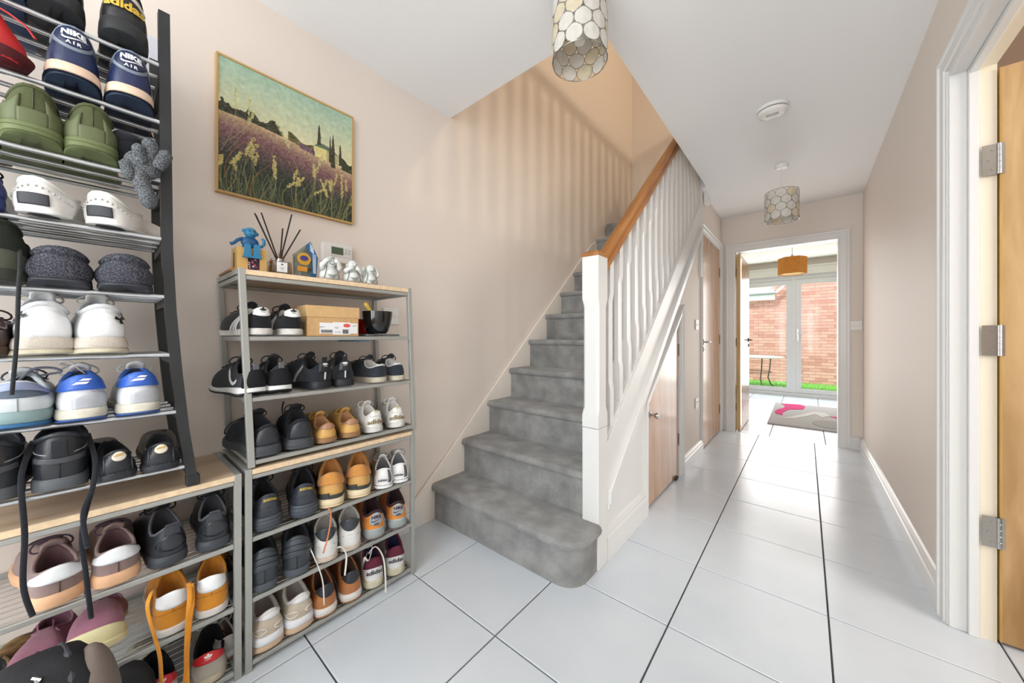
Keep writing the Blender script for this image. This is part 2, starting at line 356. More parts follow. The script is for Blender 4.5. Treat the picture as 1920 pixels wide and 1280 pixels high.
# ================================================================== STAIRCASE
st = tag(empty('staircase', (-1.2, 1.26, 0)), 'grey carpeted staircase with white spindles and an oak handrail', 'staircase')
def sobj(name, m, mt, smooth=False, bev=0):
    m.xf(lambda p: (p[0]+1.2, p[1]-1.26, p[2])); return obj(name, m, mt, st, smooth, bev)
CARPET = mat('stair_carpet', (146, 146, 145), 1, nscale=9, rgb2=(182, 182, 180), bump=1.0, bscale=900, spec=.1, sheen=.3)
nt = CARPET.node_tree  # fine fleck over the broad pile marks
_b = nt.nodes['Principled BSDF']; _l = _b.inputs['Base Color'].links[0]; _src = _l.from_socket
_n = nt.nodes.new('ShaderNodeTexNoise'); _n.inputs['Scale'].default_value = 240; _n.inputs['Detail'].default_value = 2
_r = nt.nodes.new('ShaderNodeValToRGB'); _r.color_ramp.elements[0].position = .3; _r.color_ramp.elements[1].position = .7
_r.color_ramp.elements[0].color = (.45, .45, .45, 1); _r.color_ramp.elements[1].color = (1.0, 1.0, 1.0, 1)
_m = nt.nodes.new('ShaderNodeMixRGB'); _m.blend_type = 'MULTIPLY'; _m.inputs[0].default_value = .8
nt.links.new(_n.outputs['Fac'], _r.inputs[0]); nt.links.new(_src, _m.inputs[1]); nt.links.new(_r.outputs[0], _m.inputs[2]); nt.links.new(_m.outputs[0], _b.inputs['Base Color'])
GO, RI = .2285, .2063
def nz(k): return .213+RI*(k-1)      # nosing height of step k
def ny(k): return 1.233+GO*(k-1)     # nosing y
STX0, STX1 = -1.652, -.79
def step_prof(k, back):
    z = nz(k); yn = ny(k); yr = yn+.024; zb = 0 if k == 1 else nz(k-1)-.03
    r = .02
    pts = [(yr, zb), (yr, z-2.0*r-.004)]
    for i in range(9):
        a = -PI/2-PI*i/8
        pts.append((yn+r+r*math.cos(a)*1.0, z-r+r*math.sin(a)))
    pts += [(back, z), (back, zb)]
    return pts
for k in range(2, 11):
    if k <= 10:
        sobj('step', MB().prism(step_prof(k, ny(k)+GO+.05), 0, STX0, STX1), CARPET, True)
# bullnose first step
m = MB(); z = nz(1)
def outline(off):
    r = .10; xr = -.722+off; yf = 1.257-off
    pts = [(STX0, 1.50), (STX0, yf)]
    for i in range(9):
        a = -PI/2+PI/2*i/8; pts.append((xr-r+r*math.cos(a), yf+r+r*math.sin(a)))
    pts += [(xr, 1.449), (-.797, 1.449), (-.797, 1.50)]
    return pts
levels = [(0, 0), (0, z-.05), (.004, z-.046), (.02, z-.04), (.026, z-.022), (.02, z-.006), (.008, z)]
vs = []; n = len(outline(0))
for off, zz in levels: vs += [(p[0], p[1], zz) for p in outline(off)]
fs = [(i*n+k, i*n+(k+1) % n, (i+1)*n+(k+1) % n, (i+1)*n+k) for i in range(len(levels)-1) for k in range(n)]
tri = tessellate_polygon([[Vector((p[0], p[1], 0)) for p in outline(.008)]])
fs += [tuple(i+(len(levels)-1)*n for i in t) for t in tri]
m.add(vs, fs); sobj('step', m, CARPET, True)
# winders
z11 = nz(11); z12 = nz(12); z13 = nz(13)
m = MB().prism([(-1.652, 3.53), (-.80, 3.50), (-.80, 3.55), (-1.652, 4.00)], 2, z11-.22, z11); sobj('step', m, CARPET, False, .012)
m = MB().prism([(-1.652, 3.98), (-.80, 3.53), (-1.15, 4.30), (-1.652, 4.30)], 2, z11-.02, z12); sobj('step', m, CARPET, False, .012)
m = MB().prism([(-1.2, 4.30), (-.80, 3.53), (-.80, 4.30)], 2, z12-.02, z13); sobj('step', m, CARPET, False, .012)
# wall string
pts = [(1.10, 0), (1.10, .135)]
for yy_ in (1.3, 2.0, 2.8, 3.05): pts.append((yy_, .305+(yy_-1.3)*.889))
pts += [(3.2, 1.985), (3.4, 2.105), (3.6, 2.185), (3.9, 2.26), (4.30, 2.32), (4.30, 0)]
sobj('wall_string', MB().prism(pts, 0, -1.669, -1.650), mat('string_white', (236, 228, 218), .4), False, .003)
# outer string with capping and lower moulding
def ztop(y): return .584+.886*(y-1.592)
y0, y1 = 1.545, 3.49
sobj('outer_string', MB().prism([(y0, ztop(y0)-.26), (y1, ztop(y1)-.26), (y1, ztop(y1)), (y0, ztop(y0))], 0, -.788, -.722), WHITE)
m = MB()
sl = .886
for (dz0, dz1, xa, xb) in ((-.012, .014, -.792, -.716), (.014, .022, -.788, -.726)):
    m.prism([(y0, ztop(y0)+dz0), (y1, ztop(y1)+dz0), (y1, ztop(y1)+dz1), (y0, ztop(y0)+dz1)], 0, xa, xb)
sobj('capping', m, WHITE, False, .002)
m = MB()
ya = 1.547
for (d0, d1, xb) in ((-.275, -.215, -.700), (-.30, -.272, -.709), (-.325, -.30, -.716)):
    m.prism([(ya, ztop(ya)+d0), (y1, ztop(y1)+d0), (y1, ztop(y1)+d1), (ya, ztop(ya)+d1)], 0, -.736, xb)
sobj('string_moulding', m, WHITE, False, .003)
sobj('corner_bead', MB().box(-.742, -.716, 3.486, 3.512, 1.60, 2.40), WHITE)
# newel
m = MB()
m.box(-.797, -.715, 1.450, 1.545, 0, .640)
sobj('newel_base', m, WHITE, False, .0025)
m = MB(); xc, yc = -.756, 1.4975; hx, hy = .041, .0475
def oct_ring(hx, hy, c): return [(-hx+c, -hy), (hx-c, -hy), (hx, -hy+c), (hx, hy-c), (hx-c, hy), (-hx+c, hy), (-hx, hy-c), (-hx, -hy+c)]
rings = [(.643, .001, 0), (.70, .001, 0), (.735, .012, .002), (1.20, .012, .002), (1.235, .001, 0), (1.43, .001, 0)]
vs = []
for zz, c, d in rings: vs += [(xc+p[0], yc+p[1], zz) for p in oct_ring(hx-d, hy-d, c)]
fs = [(i*8+k, i*8+(k+1) % 8, (i+1)*8+(k+1) % 8, (i+1)*8+k) for i in range(len(rings)-1) for k in range(8)]+[tuple(range(8)), tuple(range(40, 48))]
m.add(vs, fs); sobj('newel_post', m, WHITE)
sobj('newel_cap', MB().add([(xc+sx*a, yc+sy*b, zz) for (a, b, zz) in ((.043, .050, 1.43), (.043, .050, 1.445), (.030, .036, 1.456)) for (sx, sy) in ((-1, -1), (1, -1), (1, 1), (-1, 1))],
     [(i*4+k, i*4+(k+1) % 4, (i+1)*4+(k+1) % 4, (i+1)*4+k) for i in range(2) for k in range(4)]+[(0, 1, 2, 3), (8, 9, 10, 11)]), OAKR)
# handrail
def rz(y): return 1.440+.886*(y-1.545)
prof = [(-.030, -.062), (.030, -.062), (.030, -.040), (.022, -.034), (.022, -.024), (.030, -.016), (.029, -.004), (.018, .003), (0, .005), (-.018, .003), (-.029, -.004), (-.030, -.016), (-.022, -.024), (-.022, -.034), (-.030, -.040)]
n = len(prof); vs = []
for yy_ in (1.546, 3.50): vs += [(-.752+p[0], yy_, rz(yy_)+p[1]*1.25) for p in prof]
m = MB().add(vs, [(k, (k+1) % n, (k+1) % n+n, k+n) for k in range(n)]+[tuple(range(n)), tuple(range(n, 2*n))])
sobj('handrail', m, OAKR)
# spindles
def spindle(zlen, slo):
    h = .0205; m = MB(); vs = []
    for zz, c, d in ((0, .0005, 0), (.16, .0005, 0), (.20, .0085, .0015), (zlen-.20, .0085, .0015), (zlen-.16, .0005, 0), (zlen, .0005, 0)):
        for i, p in enumerate(oct_ring(h-d, h-d, c)):
            dz = slo*p[1] if zz in (0, zlen) else 0
            vs.append((p[0], p[1], zz+dz))
    fs = [(i*8+k, i*8+(k+1) % 8, (i+1)*8+(k+1) % 8, (i+1)*8+k) for i in range(5) for k in range(8)]+[tuple(range(8)), tuple(range(40, 48))]
    return m.add(vs, fs)
zl = (rz(2)-.077)-(ztop(2)+.022)
sp_me = mesh('spindle', spindle(zl, .886), WHITE)
for i in range(17):
    yy_ = 1.632+.1155*i
    o = link('spindle', sp_me, st); o.location = (-.752+1.2, yy_-1.26, ztop(yy_)+.021)
# landing balustrade upstairs, throws its shadow on the stairwell wall
lb = tag(empty('landing_balustrade', (-.70, 1.40, 2.66)), 'white landing balustrade above the hall beside the stairwell', 'balustrade')
obj('handrail', MB().box(-.03, .03, 0, 2.85, .86, .93), OAKR, lb)
sp2 = mesh('spindle', MB().box(-.02, .02, -.02, .02, 0, .86), WHITE)
for i in range(24):
    o = link('spindle', sp2, lb); o.location = (0, .06+.119*i, 0)

# ================================================================== WALL AND CEILING FITTINGS
PLASTIC = mat('white_plastic', (238, 236, 232), .3)
def plate(name, loc, w, h, axis, label, holes, cat='socket'):
    t = tag(empty(name, loc), label, cat)
    b = MB().box(-w/2, w/2, -.009, 0, -h/2, h/2)
    rot = {'x+': PI/2, 'y-': 0}[axis]
    o = obj('plate', b, PLASTIC, t, False, .002)
    k = MB()
    for (a, c, ww, hh) in holes: k.box(a-ww/2, a+ww/2, -.013, -.008, c-hh/2, c+hh/2)
    obj('switch' if cat != 'socket' else 'outlet', k, mat('switch_grey', (205, 203, 200), .4) if cat == 'socket' else PLASTIC, t, False, .001)
    t.rotation_euler = (0, 0, rot); return t
plate('light_switch', (-.734, 3.375, 1.165), .086, .086, 'x+', 'white light switch on the wall between the two oak doors', [(0, 0, .012, .022)], 'switch')
plate('wall_socket', (-.734, 3.37, .48), .086, .086, 'x+', 'white double socket low on the wall between the two oak doors', [(-.015, .01, .01, .01), (.015, .01, .01, .01), (0, -.012, .02, .008)])
plate('light_switch', (.355, 4.579, 1.165), .095, .086, 'y-', 'white triple light switch beside the kitchen doorway', [(-.025, 0, .012, .022), (0, 0, .012, .022), (.025, 0, .012, .022)], 'switch')
plate('wall_socket', (-1.669, .985, 1.168), .09, .086, 'x+', 'white blank socket plate on the wall behind the tall shoe rack', [(.018, -.002, .006, .006)])
# thermostat
t = tag(empty('thermostat', (-1.669, .705, 1.443), PI/2), 'white wall thermostat with a green display above the shoe rack', 'thermostat')
obj('body', MB().box(-.068, .068, -.028, 0, -.043, .043), PLASTIC, t, False, .004)
obj('screen_bezel', MB().box(-.036, .062, -.030, -.027, -.016, .034), mat('bezel_white', (226, 224, 220), .35), t, False, .001)
obj('screen', MB().box(-.030, .022, -.0315, -.029, -.006, .026), mat('lcd_green', (84, 100, 78), .25), t)
k = MB()
for a in (.034, .050):
    for b in (.020, .006): k.box(a-.004, a+.004, -.033, -.029, b-.003, b+.003)
obj('button', k, mat('button_grey', (190, 188, 184), .4), t)
obj('back_plate', MB().box(-.040, .040, -.012, 0, -.062, -.043), mat('beige_plate', (196, 180, 160), .6), t)
# smoke alarm
t = tag(empty('smoke_alarm', (-.15, 2.545, 2.40)), 'round white smoke alarm on the hall ceiling', 'smoke alarm')
obj('base', MB().lathe([(0, 0), (.078, 0), (.080, -.004), (.078, -.016), (.070, -.018)], 32), PLASTIC, t, True)
obj('vent_gap', MB().lathe([(.068, -.016), (.068, -.026)], 32), mat('vent_dark', (60, 60, 60), .7), t)
obj('cover', MB().lathe([(.074, -.0225), (.075, -.025), (.070, -.034), (.055, -.041), (.03, -.044), (0, -.045)], 32), PLASTIC, t, True)
k = MB()
for a in range(5): k.box(-.03, .03, -.028+a*.006, -.026+a*.006, -.046, -.0435)
obj('grille', k, mat('grille_grey', (190, 190, 188), .5), t)
obj('test_button', MB().lathe([(.012, -.043), (.012, -.047), (0, -.048)], 16, (.03, .02, 0)), PLASTIC, t, True)
# motion sensor box near the top of the stairs
t = tag(empty('alarm_sensor', (-.734, 3.68, 2.355)), 'small white sensor box on the wall beside the top of the banister', 'sensor')
obj('box', MB().box(0, .04, -.045, .045, -.055, .055), PLASTIC, t, False, .008)
obj('lens', MB().blob((.04, 0, -.02), (.012, .03, .02)), mat('lens_white', (225, 225, 222), .2), t, True)
# pendant lamps of capiz discs
SHELLA = mat('capiz_white', (240, 236, 228), .25, noise=.06, nscale=40)
SHELLB = mat('capiz_cream', (238, 226, 198), .25, noise=.08, nscale=40)
SHELLC = mat('capiz_gold', (214, 184, 120), .3, noise=.08, nscale=40)
for mm in (SHELLA, SHELLB, SHELLC):
    mm.node_tree.nodes['Principled BSDF'].inputs['Transmission Weight'].default_value = .35
    mm.node_tree.nodes['Principled BSDF'].inputs['Roughness'].default_value = .45
WIRE = mat('silver_wire', (150, 146, 138), .35, .9)
def pendant(x, y, zb, h, R, label, seed, ztop_=ZC):
    r_ = random.Random(seed)
    t = tag(empty('pendant_lamp', (x, y, 0)), label, 'lamp')
    obj('ceiling_rose', MB().lathe([(0, ztop_), (.046, ztop_), (.046, ztop_-.012), (.036, ztop_-.026), (.012, ztop_-.03), (0, ztop_-.03)], 24), PLASTIC, t, True)
    zt_ = zb+h
    obj('cord', MB().tube([(0, 0, ztop_-.028), (0, 0, zt_-.03)], .0028, 6), PLASTIC, t)
    obj('bulb_holder', MB().lathe([(.0, zt_-.02), (.014, zt_-.022), (.018, zt_-.05), (.016, zt_-.075), (0, zt_-.076)], 16), PLASTIC, t, True)
    obj('bulb', MB().lathe([(.010, zt_-.07), (.014, zt_-.085), (.028, zt_-.115), (.029, zt_-.13), (.02, zt_-.15), (0, zt_-.157)], 16), mat('bulb_glass', (235, 232, 222), .2), t, True)
    fr = MB()
    for zz in (zb, zt_):
        fr.tube([(R*.985*math.cos(a), R*.985*math.sin(a), zz) for a in [2*PI*i/36 for i in range(37)]], .0016, 6)
    for a in (0, PI): fr.tube([(0, 0, zt_-.03), (R*.98*math.cos(a), R*.98*math.sin(a), zt_)], .0016, 6)
    obj('frame', fr, WIRE, t, True)
    nper = 10; rd = PI*R/nper*.985; rows = max(2, round(h/(rd*1.78)))
    dz = (h-2*rd)/(rows-1)
    for j in range(rows):
        for i in range(nper):
            a = 2*PI*(i+.5*(j % 2))/nper; zz = zb+rd+dz*j
            m = MB(); q = MB(); N = 16; ring = []; top = []
            for k in range(N):
                b = 2*PI*k/N; u = rd*math.cos(b); vz = rd*math.sin(b); aa = a+u/R
                ring.append((R*math.cos(aa), R*math.sin(aa), zz+vz))
            c = (R*1.0*math.cos(a), R*1.0*math.sin(a), zz)
            cin = [tuple(c[d]*.0+p[d] for d in range(3)) for p in ring]
            outer = [(p[0]*1.006, p[1]*1.006, p[2]) for p in ring]; inner = [(p[0]*.994, p[1]*.994, p[2]) for p in ring]
            m.add(outer+inner+[(c[0]*1.006, c[1]*1.006, zz), (c[0]*.994, c[1]*.994, zz)],
                  [(k, (k+1) % N, 2*N) for k in range(N)]+[(N+(k+1) % N, N+k, 2*N+1) for k in range(N)]+[(k, N+k, N+(k+1) % N, (k+1) % N) for k in range(N)])
            dsc = obj('shell_disc', m, r_.choice([SHELLA, SHELLA, SHELLA, SHELLB]), t)
            q.tube(ring+[ring[0], ring[1]], .0013, 4, cap=False)
            obj('disc_rim', q, WIRE, dsc)
    return t
pendant(-.676, 1.21, 2.135, .225, .106, 'capiz disc pendant lamp hanging near the camera by the stairwell opening', 3)
pendant(-.145, 3.44, 1.965, .225, .108, 'capiz disc pendant lamp at the far end of the hall ceiling', 5)

# ================================================================== PICTURE
def paint():
    W, H = 250, 250
    rs = np.random.RandomState(4)
    yy, xx = np.mgrid[0:H, 0:W]; u = xx/(W-1); v = 1-yy/(H-1)          # v up
    def sm(a, k):
        for _ in range(k): a = (a+np.roll(a, 1, 0)+np.roll(a, -1, 0)+np.roll(a, 1, 1)+np.roll(a, -1, 1))/5
        return a
    n1 = sm(rs.rand(H, W), 2); n1 = (n1-n1.mean())/n1.std(); n2 = sm(rs.rand(H, W), 14); n2 = (n2-n2.mean())/n2.std()
    img = np.zeros((H, W, 3))
    hor = .60-.10*u+.02*np.sin(5*u)
    t = np.clip((v-.55)/.45, 0, 1)[..., None]
    img[:] = (np.array([222, 214, 170])*(1-t)+np.array([158, 188, 166])*t)+n2[..., None]*4+n1[..., None]*2.5
    f = v < hor
    d = np.clip((hor-v)/.36, 0, 1)[..., None]
    fc = np.array([196, 170, 128])*(1-np.clip(d*3, 0, 1))+np.array([126, 92, 92])*np.clip(d*3, 0, 1)
    fc = fc*(1-np.clip(d*1.5-.55, 0, 1))+np.array([38, 46, 40])*np.clip(d*1.5-.55, 0, 1)
    fc = fc+n1[..., None]*np.array([11, 10, 9])
    img = np.where(f[..., None], fc, img)
    def blot(mask, c, nz=10): img[mask] = np.array(c)+n1[mask][:, None]*nz
    hb = hor+.055+.02*np.sin(u*40)+.012*n2
    blot((v < hb) & (v > hor-.008) & (u < .42), (58, 56, 40), 14)
    blot((v < hor+.05+.02*np.sin(u*30)) & (v > hor-.005) & (u > .46) & (u < .66), (96, 92, 52), 16)
    blot((v < hor+.07+.02*np.sin(u*50)) & (v > hor-.02) & (u > .90), (56, 62, 42), 12)
    blot((v < hor+.02) & (v > hor-.02) & (u > .55) & (u < .70), (110, 84, 100), 14)
    def poly(ps, c, nz=6):
        mk = np.zeros((H, W), bool); n = len(ps)
        j = n-1
        for i in range(n):
            xi, yi = ps[i]; xj, yj = ps[j]
            mk ^= ((yi > v) != (yj > v)) & (u < (xj-xi)*(v-yi)/(yj-yi+1e-9)+xi); j = i
        blot(mk, c, nz)
    poly([(.67, .51), (.67, .60), (.72, .635), (.77, .60), (.77, .50)], (222, 208, 140))
    poly([(.77, .50), (.77, .60), (.87, .575), (.87, .49)], (176, 170, 124))
    poly([(.66, .60), (.71, .645), (.82, .63), (.88, .575), (.77, .60)], (96, 118, 96))
    for (cx, b, tt, ww) in ((.705, .62, .80, .017), (.80, .50, .74, .012), (.825, .46, .76, .020), (.89, .50, .70, .016)):
        mk = (v > b) & (v < tt) & (np.abs(u-cx) < ww*np.sqrt(np.clip((tt-v)/(tt-b), 0, 1))*(1+.1*n1)); blot(mk, (66, 60, 44), 10)
    # grasses and wheat ears
    def dab(x, y, r, c, al=1.0):
        X, Y_ = x*(W-1), (1-y)*(H-1); x0, x1, a, b = int(X-r-1), int(X+r+2), int(Y_-r-1), int(Y_+r+2)
        for i in range(max(0, a), min(H, b)):
            for j in range(max(0, x0), min(W, x1)):
                if (i-Y_)**2+(j-X)**2 <= r*r: img[i, j] = img[i, j]*(1-al)+np.array(c)*al
    def stalk(x, y, x2, y2, c, ear=0, ec=(196, 180, 110)):
        bend = rs.uniform(-.05, .05)
        for t in np.linspace(0, 1, 90):
            px = x+(x2-x)*t+bend*math.sin(PI*t); py = y+(y2-y)*t
            dab(px, py, .62, c, .75)
            if ear and t > 1-ear:
                q = rs.uniform(-.010, .010); dab(px+q, py+rs.uniform(-.006, .006), 1.5, np.array(ec)+rs.uniform(-25, 25), .8)
    for i in range(150):
        x = rs.uniform(0, 1); h = rs.uniform(.08, .30)
        stalk(x, 0, x+rs.uniform(-.08, .1), h, np.array([74, 84, 54])+rs.uniform(-30, 40))
    for i in range(34):
        x = rs.uniform(0, 1); h = rs.uniform(.22, .44)*(1.1 if x < .25 else 1)
        stalk(x, 0, x+rs.uniform(-.02, .16), h, (150, 140, 88), .28)
    for (a, b, c, d_) in ((.02, .3, .10, .80), (.05, .3, .19, .78), (.03, .35, .22, .68), (.60, .1, .38, .66), (.70, .02, .73, .52)):
        stalk(a, b, c, d_, (168, 160, 104), .3, (190, 188, 130))
    for (a, b, c, d_) in ((.2, .0, .33, .30), (.04, .1, .16, .42)): stalk(a, b, c, d_, (176, 108, 60), 0)
    return np.clip(img, 0, 255)[::-1]      # row 0 = bottom
im = paint(); H, W = im.shape[:2]
pic = tag(empty('framed_picture', (XL, .525, 1.85)), 'unframed-look canvas of a lavender field, cypress trees and wheat in a thin gilt frame', 'picture')
pic['label'] = 'large landscape picture of a purple field with cypresses in a thin gilt frame'
py0, py1, pz0, pz1 = .277, .782, 1.597, 2.105
me = bpy.data.meshes.new('canvas')
ys = np.linspace(-.246, .248, W); zs = np.linspace(-.248, .250, H)
V = np.array([(.019, y, z) for z in zs for y in ys]); I = np.arange(W*H).reshape(H, W)
F = np.stack([I[:-1, :-1], I[:-1, 1:], I[1:, 1:], I[1:, :-1]], -1).reshape(-1, 4)
me.from_pydata(V.tolist(), [], F.tolist())
ca = me.color_attributes.new('paint', 'FLOAT_COLOR', 'POINT')
li = (im.reshape(-1, 3)/255)**2.2; ca.data.foreach_set('color', np.hstack([li, np.ones((len(li), 1))]).ravel())
mp_ = bpy.data.materials.new('canvas_print'); mp_.use_nodes = True
at = mp_.node_tree.nodes.new('ShaderNodeVertexColor'); at.layer_name = 'paint'
mp_.node_tree.links.new(at.outputs[0], mp_.node_tree.nodes['Principled BSDF'].inputs['Base Color']); mp_.node_tree.nodes['Principled BSDF'].inputs['Roughness'].default_value = .6
me.materials.append(mp_); link('canvas', me, pic)
GILT = mat('gilt_frame', (196, 158, 98), .4)
m = MB(); a, b, c, d = -.2525, .2545, -.2545, .2565; q = .007
m.box(.001, .0225, a, a+q, c, d).box(.001, .0225, b-q, b, c, d).box(.001, .0225, a+q, b-q, c, c+q).box(.001, .0225, a+q, b-q, d-q, d).box(.001, .010, a+q, b-q, c+q, d-q)
obj('frame', m, GILT, pic, False, .001)['kind'] = 'stuff'

# ================================================================== SHOE RACKS
RACK = mat('rack_metal', (168, 169, 164), .42, .3)
RWOOD = wood('rack_board', (216, 192, 164), (192, 162, 132), 5, (1, 8, 1), .5)
REDGE = mat('board_edge', (232, 206, 170), .55, noise=.08, nscale=60)
XB = -1.662   # back plane of racks
XFt = -1.340  # front plane
def grey_rack(name, y0, y1, z0, shelves, ztop, label, shear=0, board=True, xf=XFt):
    """posts, front and back bars, wire shelves, wooden top; shear leans the frame along y"""
    t = tag(empty(name, (xf, y0, z0)), label, 'shoe rack'); P_ = .018
    def fix(p): return (p[0]-xf, p[1]-y0-shear*(p[2]-z0), p[2]-z0)
    for (x, y) in ((xf-P_, y0), (xf-P_, y1-P_), (XB, y0), (XB, y1-P_)):
        m = MB().box(x, x+P_, y, y+P_, z0, ztop); m.xf(fix); obj('post', m, RACK, t, False, .001)
    def rails(z, h=.014):
        m = MB()
        m.box(xf-.016, xf-.002, y0+P_, y1-P_, z-h, z); m.xf(fix); obj('front_bar', m, RACK, t, False, .002)
        m = MB().box(XB+.002, XB+.016, y0+P_, y1-P_, z-h, z); m.xf(fix); obj('back_bar', m, RACK, t, False, .002)
        for y in (y0+.003, y1-.017):
            m = MB().box(XB+P_, xf-P_, y, y+.012, z-h, z); m.xf(fix); obj('side_bar', m, RACK, t)
    for z in shelves:
        rails(z)
        m = MB()
        for k in range(10):
            x = XB+.035+k*(xf-.03-XB-.035)/9.0
            m.tube([(x, y0+.012, z-.003), (x, y1-.012, z-.003)], .0016, 6)
        for f_ in (.02, .5, .98):
            y = y0+(y1-y0)*f_
            m.tube([(XB+.01, y, z-.006), (xf-.012, y, z-.006)], .0022, 6)
        m.xf(fix); o = obj('wire_grid', m, STEEL, t); o['kind'] = 'stuff'
    rails(ztop-.020)
    m = MB().box(XB+.004, xf-.002, y0+P_-.002, y1-P_+.002, ztop-.019, ztop-.002); m.xf(fix)
    o = obj('board', m, RWOOD, t, False, .0008)
    m = MB().box(xf-.003, xf-.0008, y0+P_, y1-P_, ztop-.018, ztop-.003); m.xf(fix); obj('edge_band', m, REDGE, o)
    m = MB().box(XB+P_, xf-P_, y0+.001, y0+P_-.002, ztop-.016, ztop-.0005).box(XB+P_, xf-P_, y1-P_+.002, y1-.001, ztop-.016, ztop-.0005); m.xf(fix); obj('top_side_bar', m, RACK, t)['kind'] = 'stuff'
    return t
SH_RL = [.030, .228, .421]; SH_LL = [.030, .228, .421]; SH_RU = [.664, .866, 1.061]
grey_rack('shoe_rack', .293, .912, 0, SH_RL, .641, 'lower grey metal shoe rack with a wooden top nearest the stairs')
grey_rack('shoe_rack', -.335, .284, 0, SH_LL, .635, 'low grey metal shoe rack with a wooden top under the tall black rack')
grey_rack('shoe_rack', .302, .921, .643, SH_RU, 1.275, 'upper grey metal shoe rack stacked on another and leaning, with ornaments on top', shear=.041, xf=-1.343)
# black rack
BLK = mat('black_rack_metal', (46, 48, 50), .45, .2)
BAR = mat('bar_silver', (206, 210, 214), .25, .7)
bk = tag(empty('tall_shoe_rack', (-1.345, .165, .637)), 'tall black shoe rack with silver bars standing on the low wooden rack top', 'shoe rack')
def blean(z):
    pts = [(.637, .170), (.80, .150), (.96, .136), (1.13, .124), (1.3, .117), (1.7, .113), (2.0, .110)]
    for (a, ya), (b, yb) in zip(pts, pts[1:]):
        if z <= b: return ya+(yb-ya)*(z-a)/(b-a)
    return .11
zs_ = [.637, .72, .80, .88, .96, 1.04, 1.13, 1.21, 1.3, 1.45, 1.6, 1.8, 1.945]
BX0, BX1 = -1.600, -1.345
WD = .475
for (xc_, yo) in ((BX1, 0), (BX0, 0), (BX1, -WD), (BX0, -WD)):
    m = MB(); vs = []
    for z in zs_:
        y = blean(z)+yo
        for (a, b) in ((-.014, -.010), (.010, -.010), (.010, .013), (-.014, .013)): vs.append((xc_+a+1.345, y+b-.165, z-.637))
    n = 4
    fs = [(i*4+k, i*4+(k+1) % 4, (i+1)*4+(k+1) % 4, (i+1)*4+k) for i in range(len(zs_)-1) for k in range(4)]+[(0, 1, 2, 3), (48, 49, 50, 51)]
    p_ = obj('post', m.add(vs, fs), BLK, bk)
    y = blean(.64)+yo
    obj('foot', MB().box(xc_-.017+1.345, xc_+.013+1.345, y-.013-.165, y+.016-.165, -.001, .028), mat('black_foot', (34, 35, 38), .5), p_, False, .002)
SH_B = [.700, .857, 1.016, 1.175, 1.332, 1.490, 1.648, 1.802]
for z in SH_B:
    ye = blean(z)
    for yo in (0, -WD):
        m = MB().box(BX0, BX1, ye+yo-.006, ye+yo+.006, z-.030, z-.010); m.xf(lambda p: (p[0]+1.345, p[1]-.165, p[2]-.637)); obj('side_brace', m, BLK, bk)
    for k in range(4):
        x = BX1+.004-k*.068
        m = MB().tube([(x, ye-WD+.005, z-.006), (x, ye-.008, z-.006)], .0056, 10)
        m.xf(lambda p: (p[0]+1.345, p[1]-.165, p[2]-.637)); obj('bar', m, BAR, bk, True)

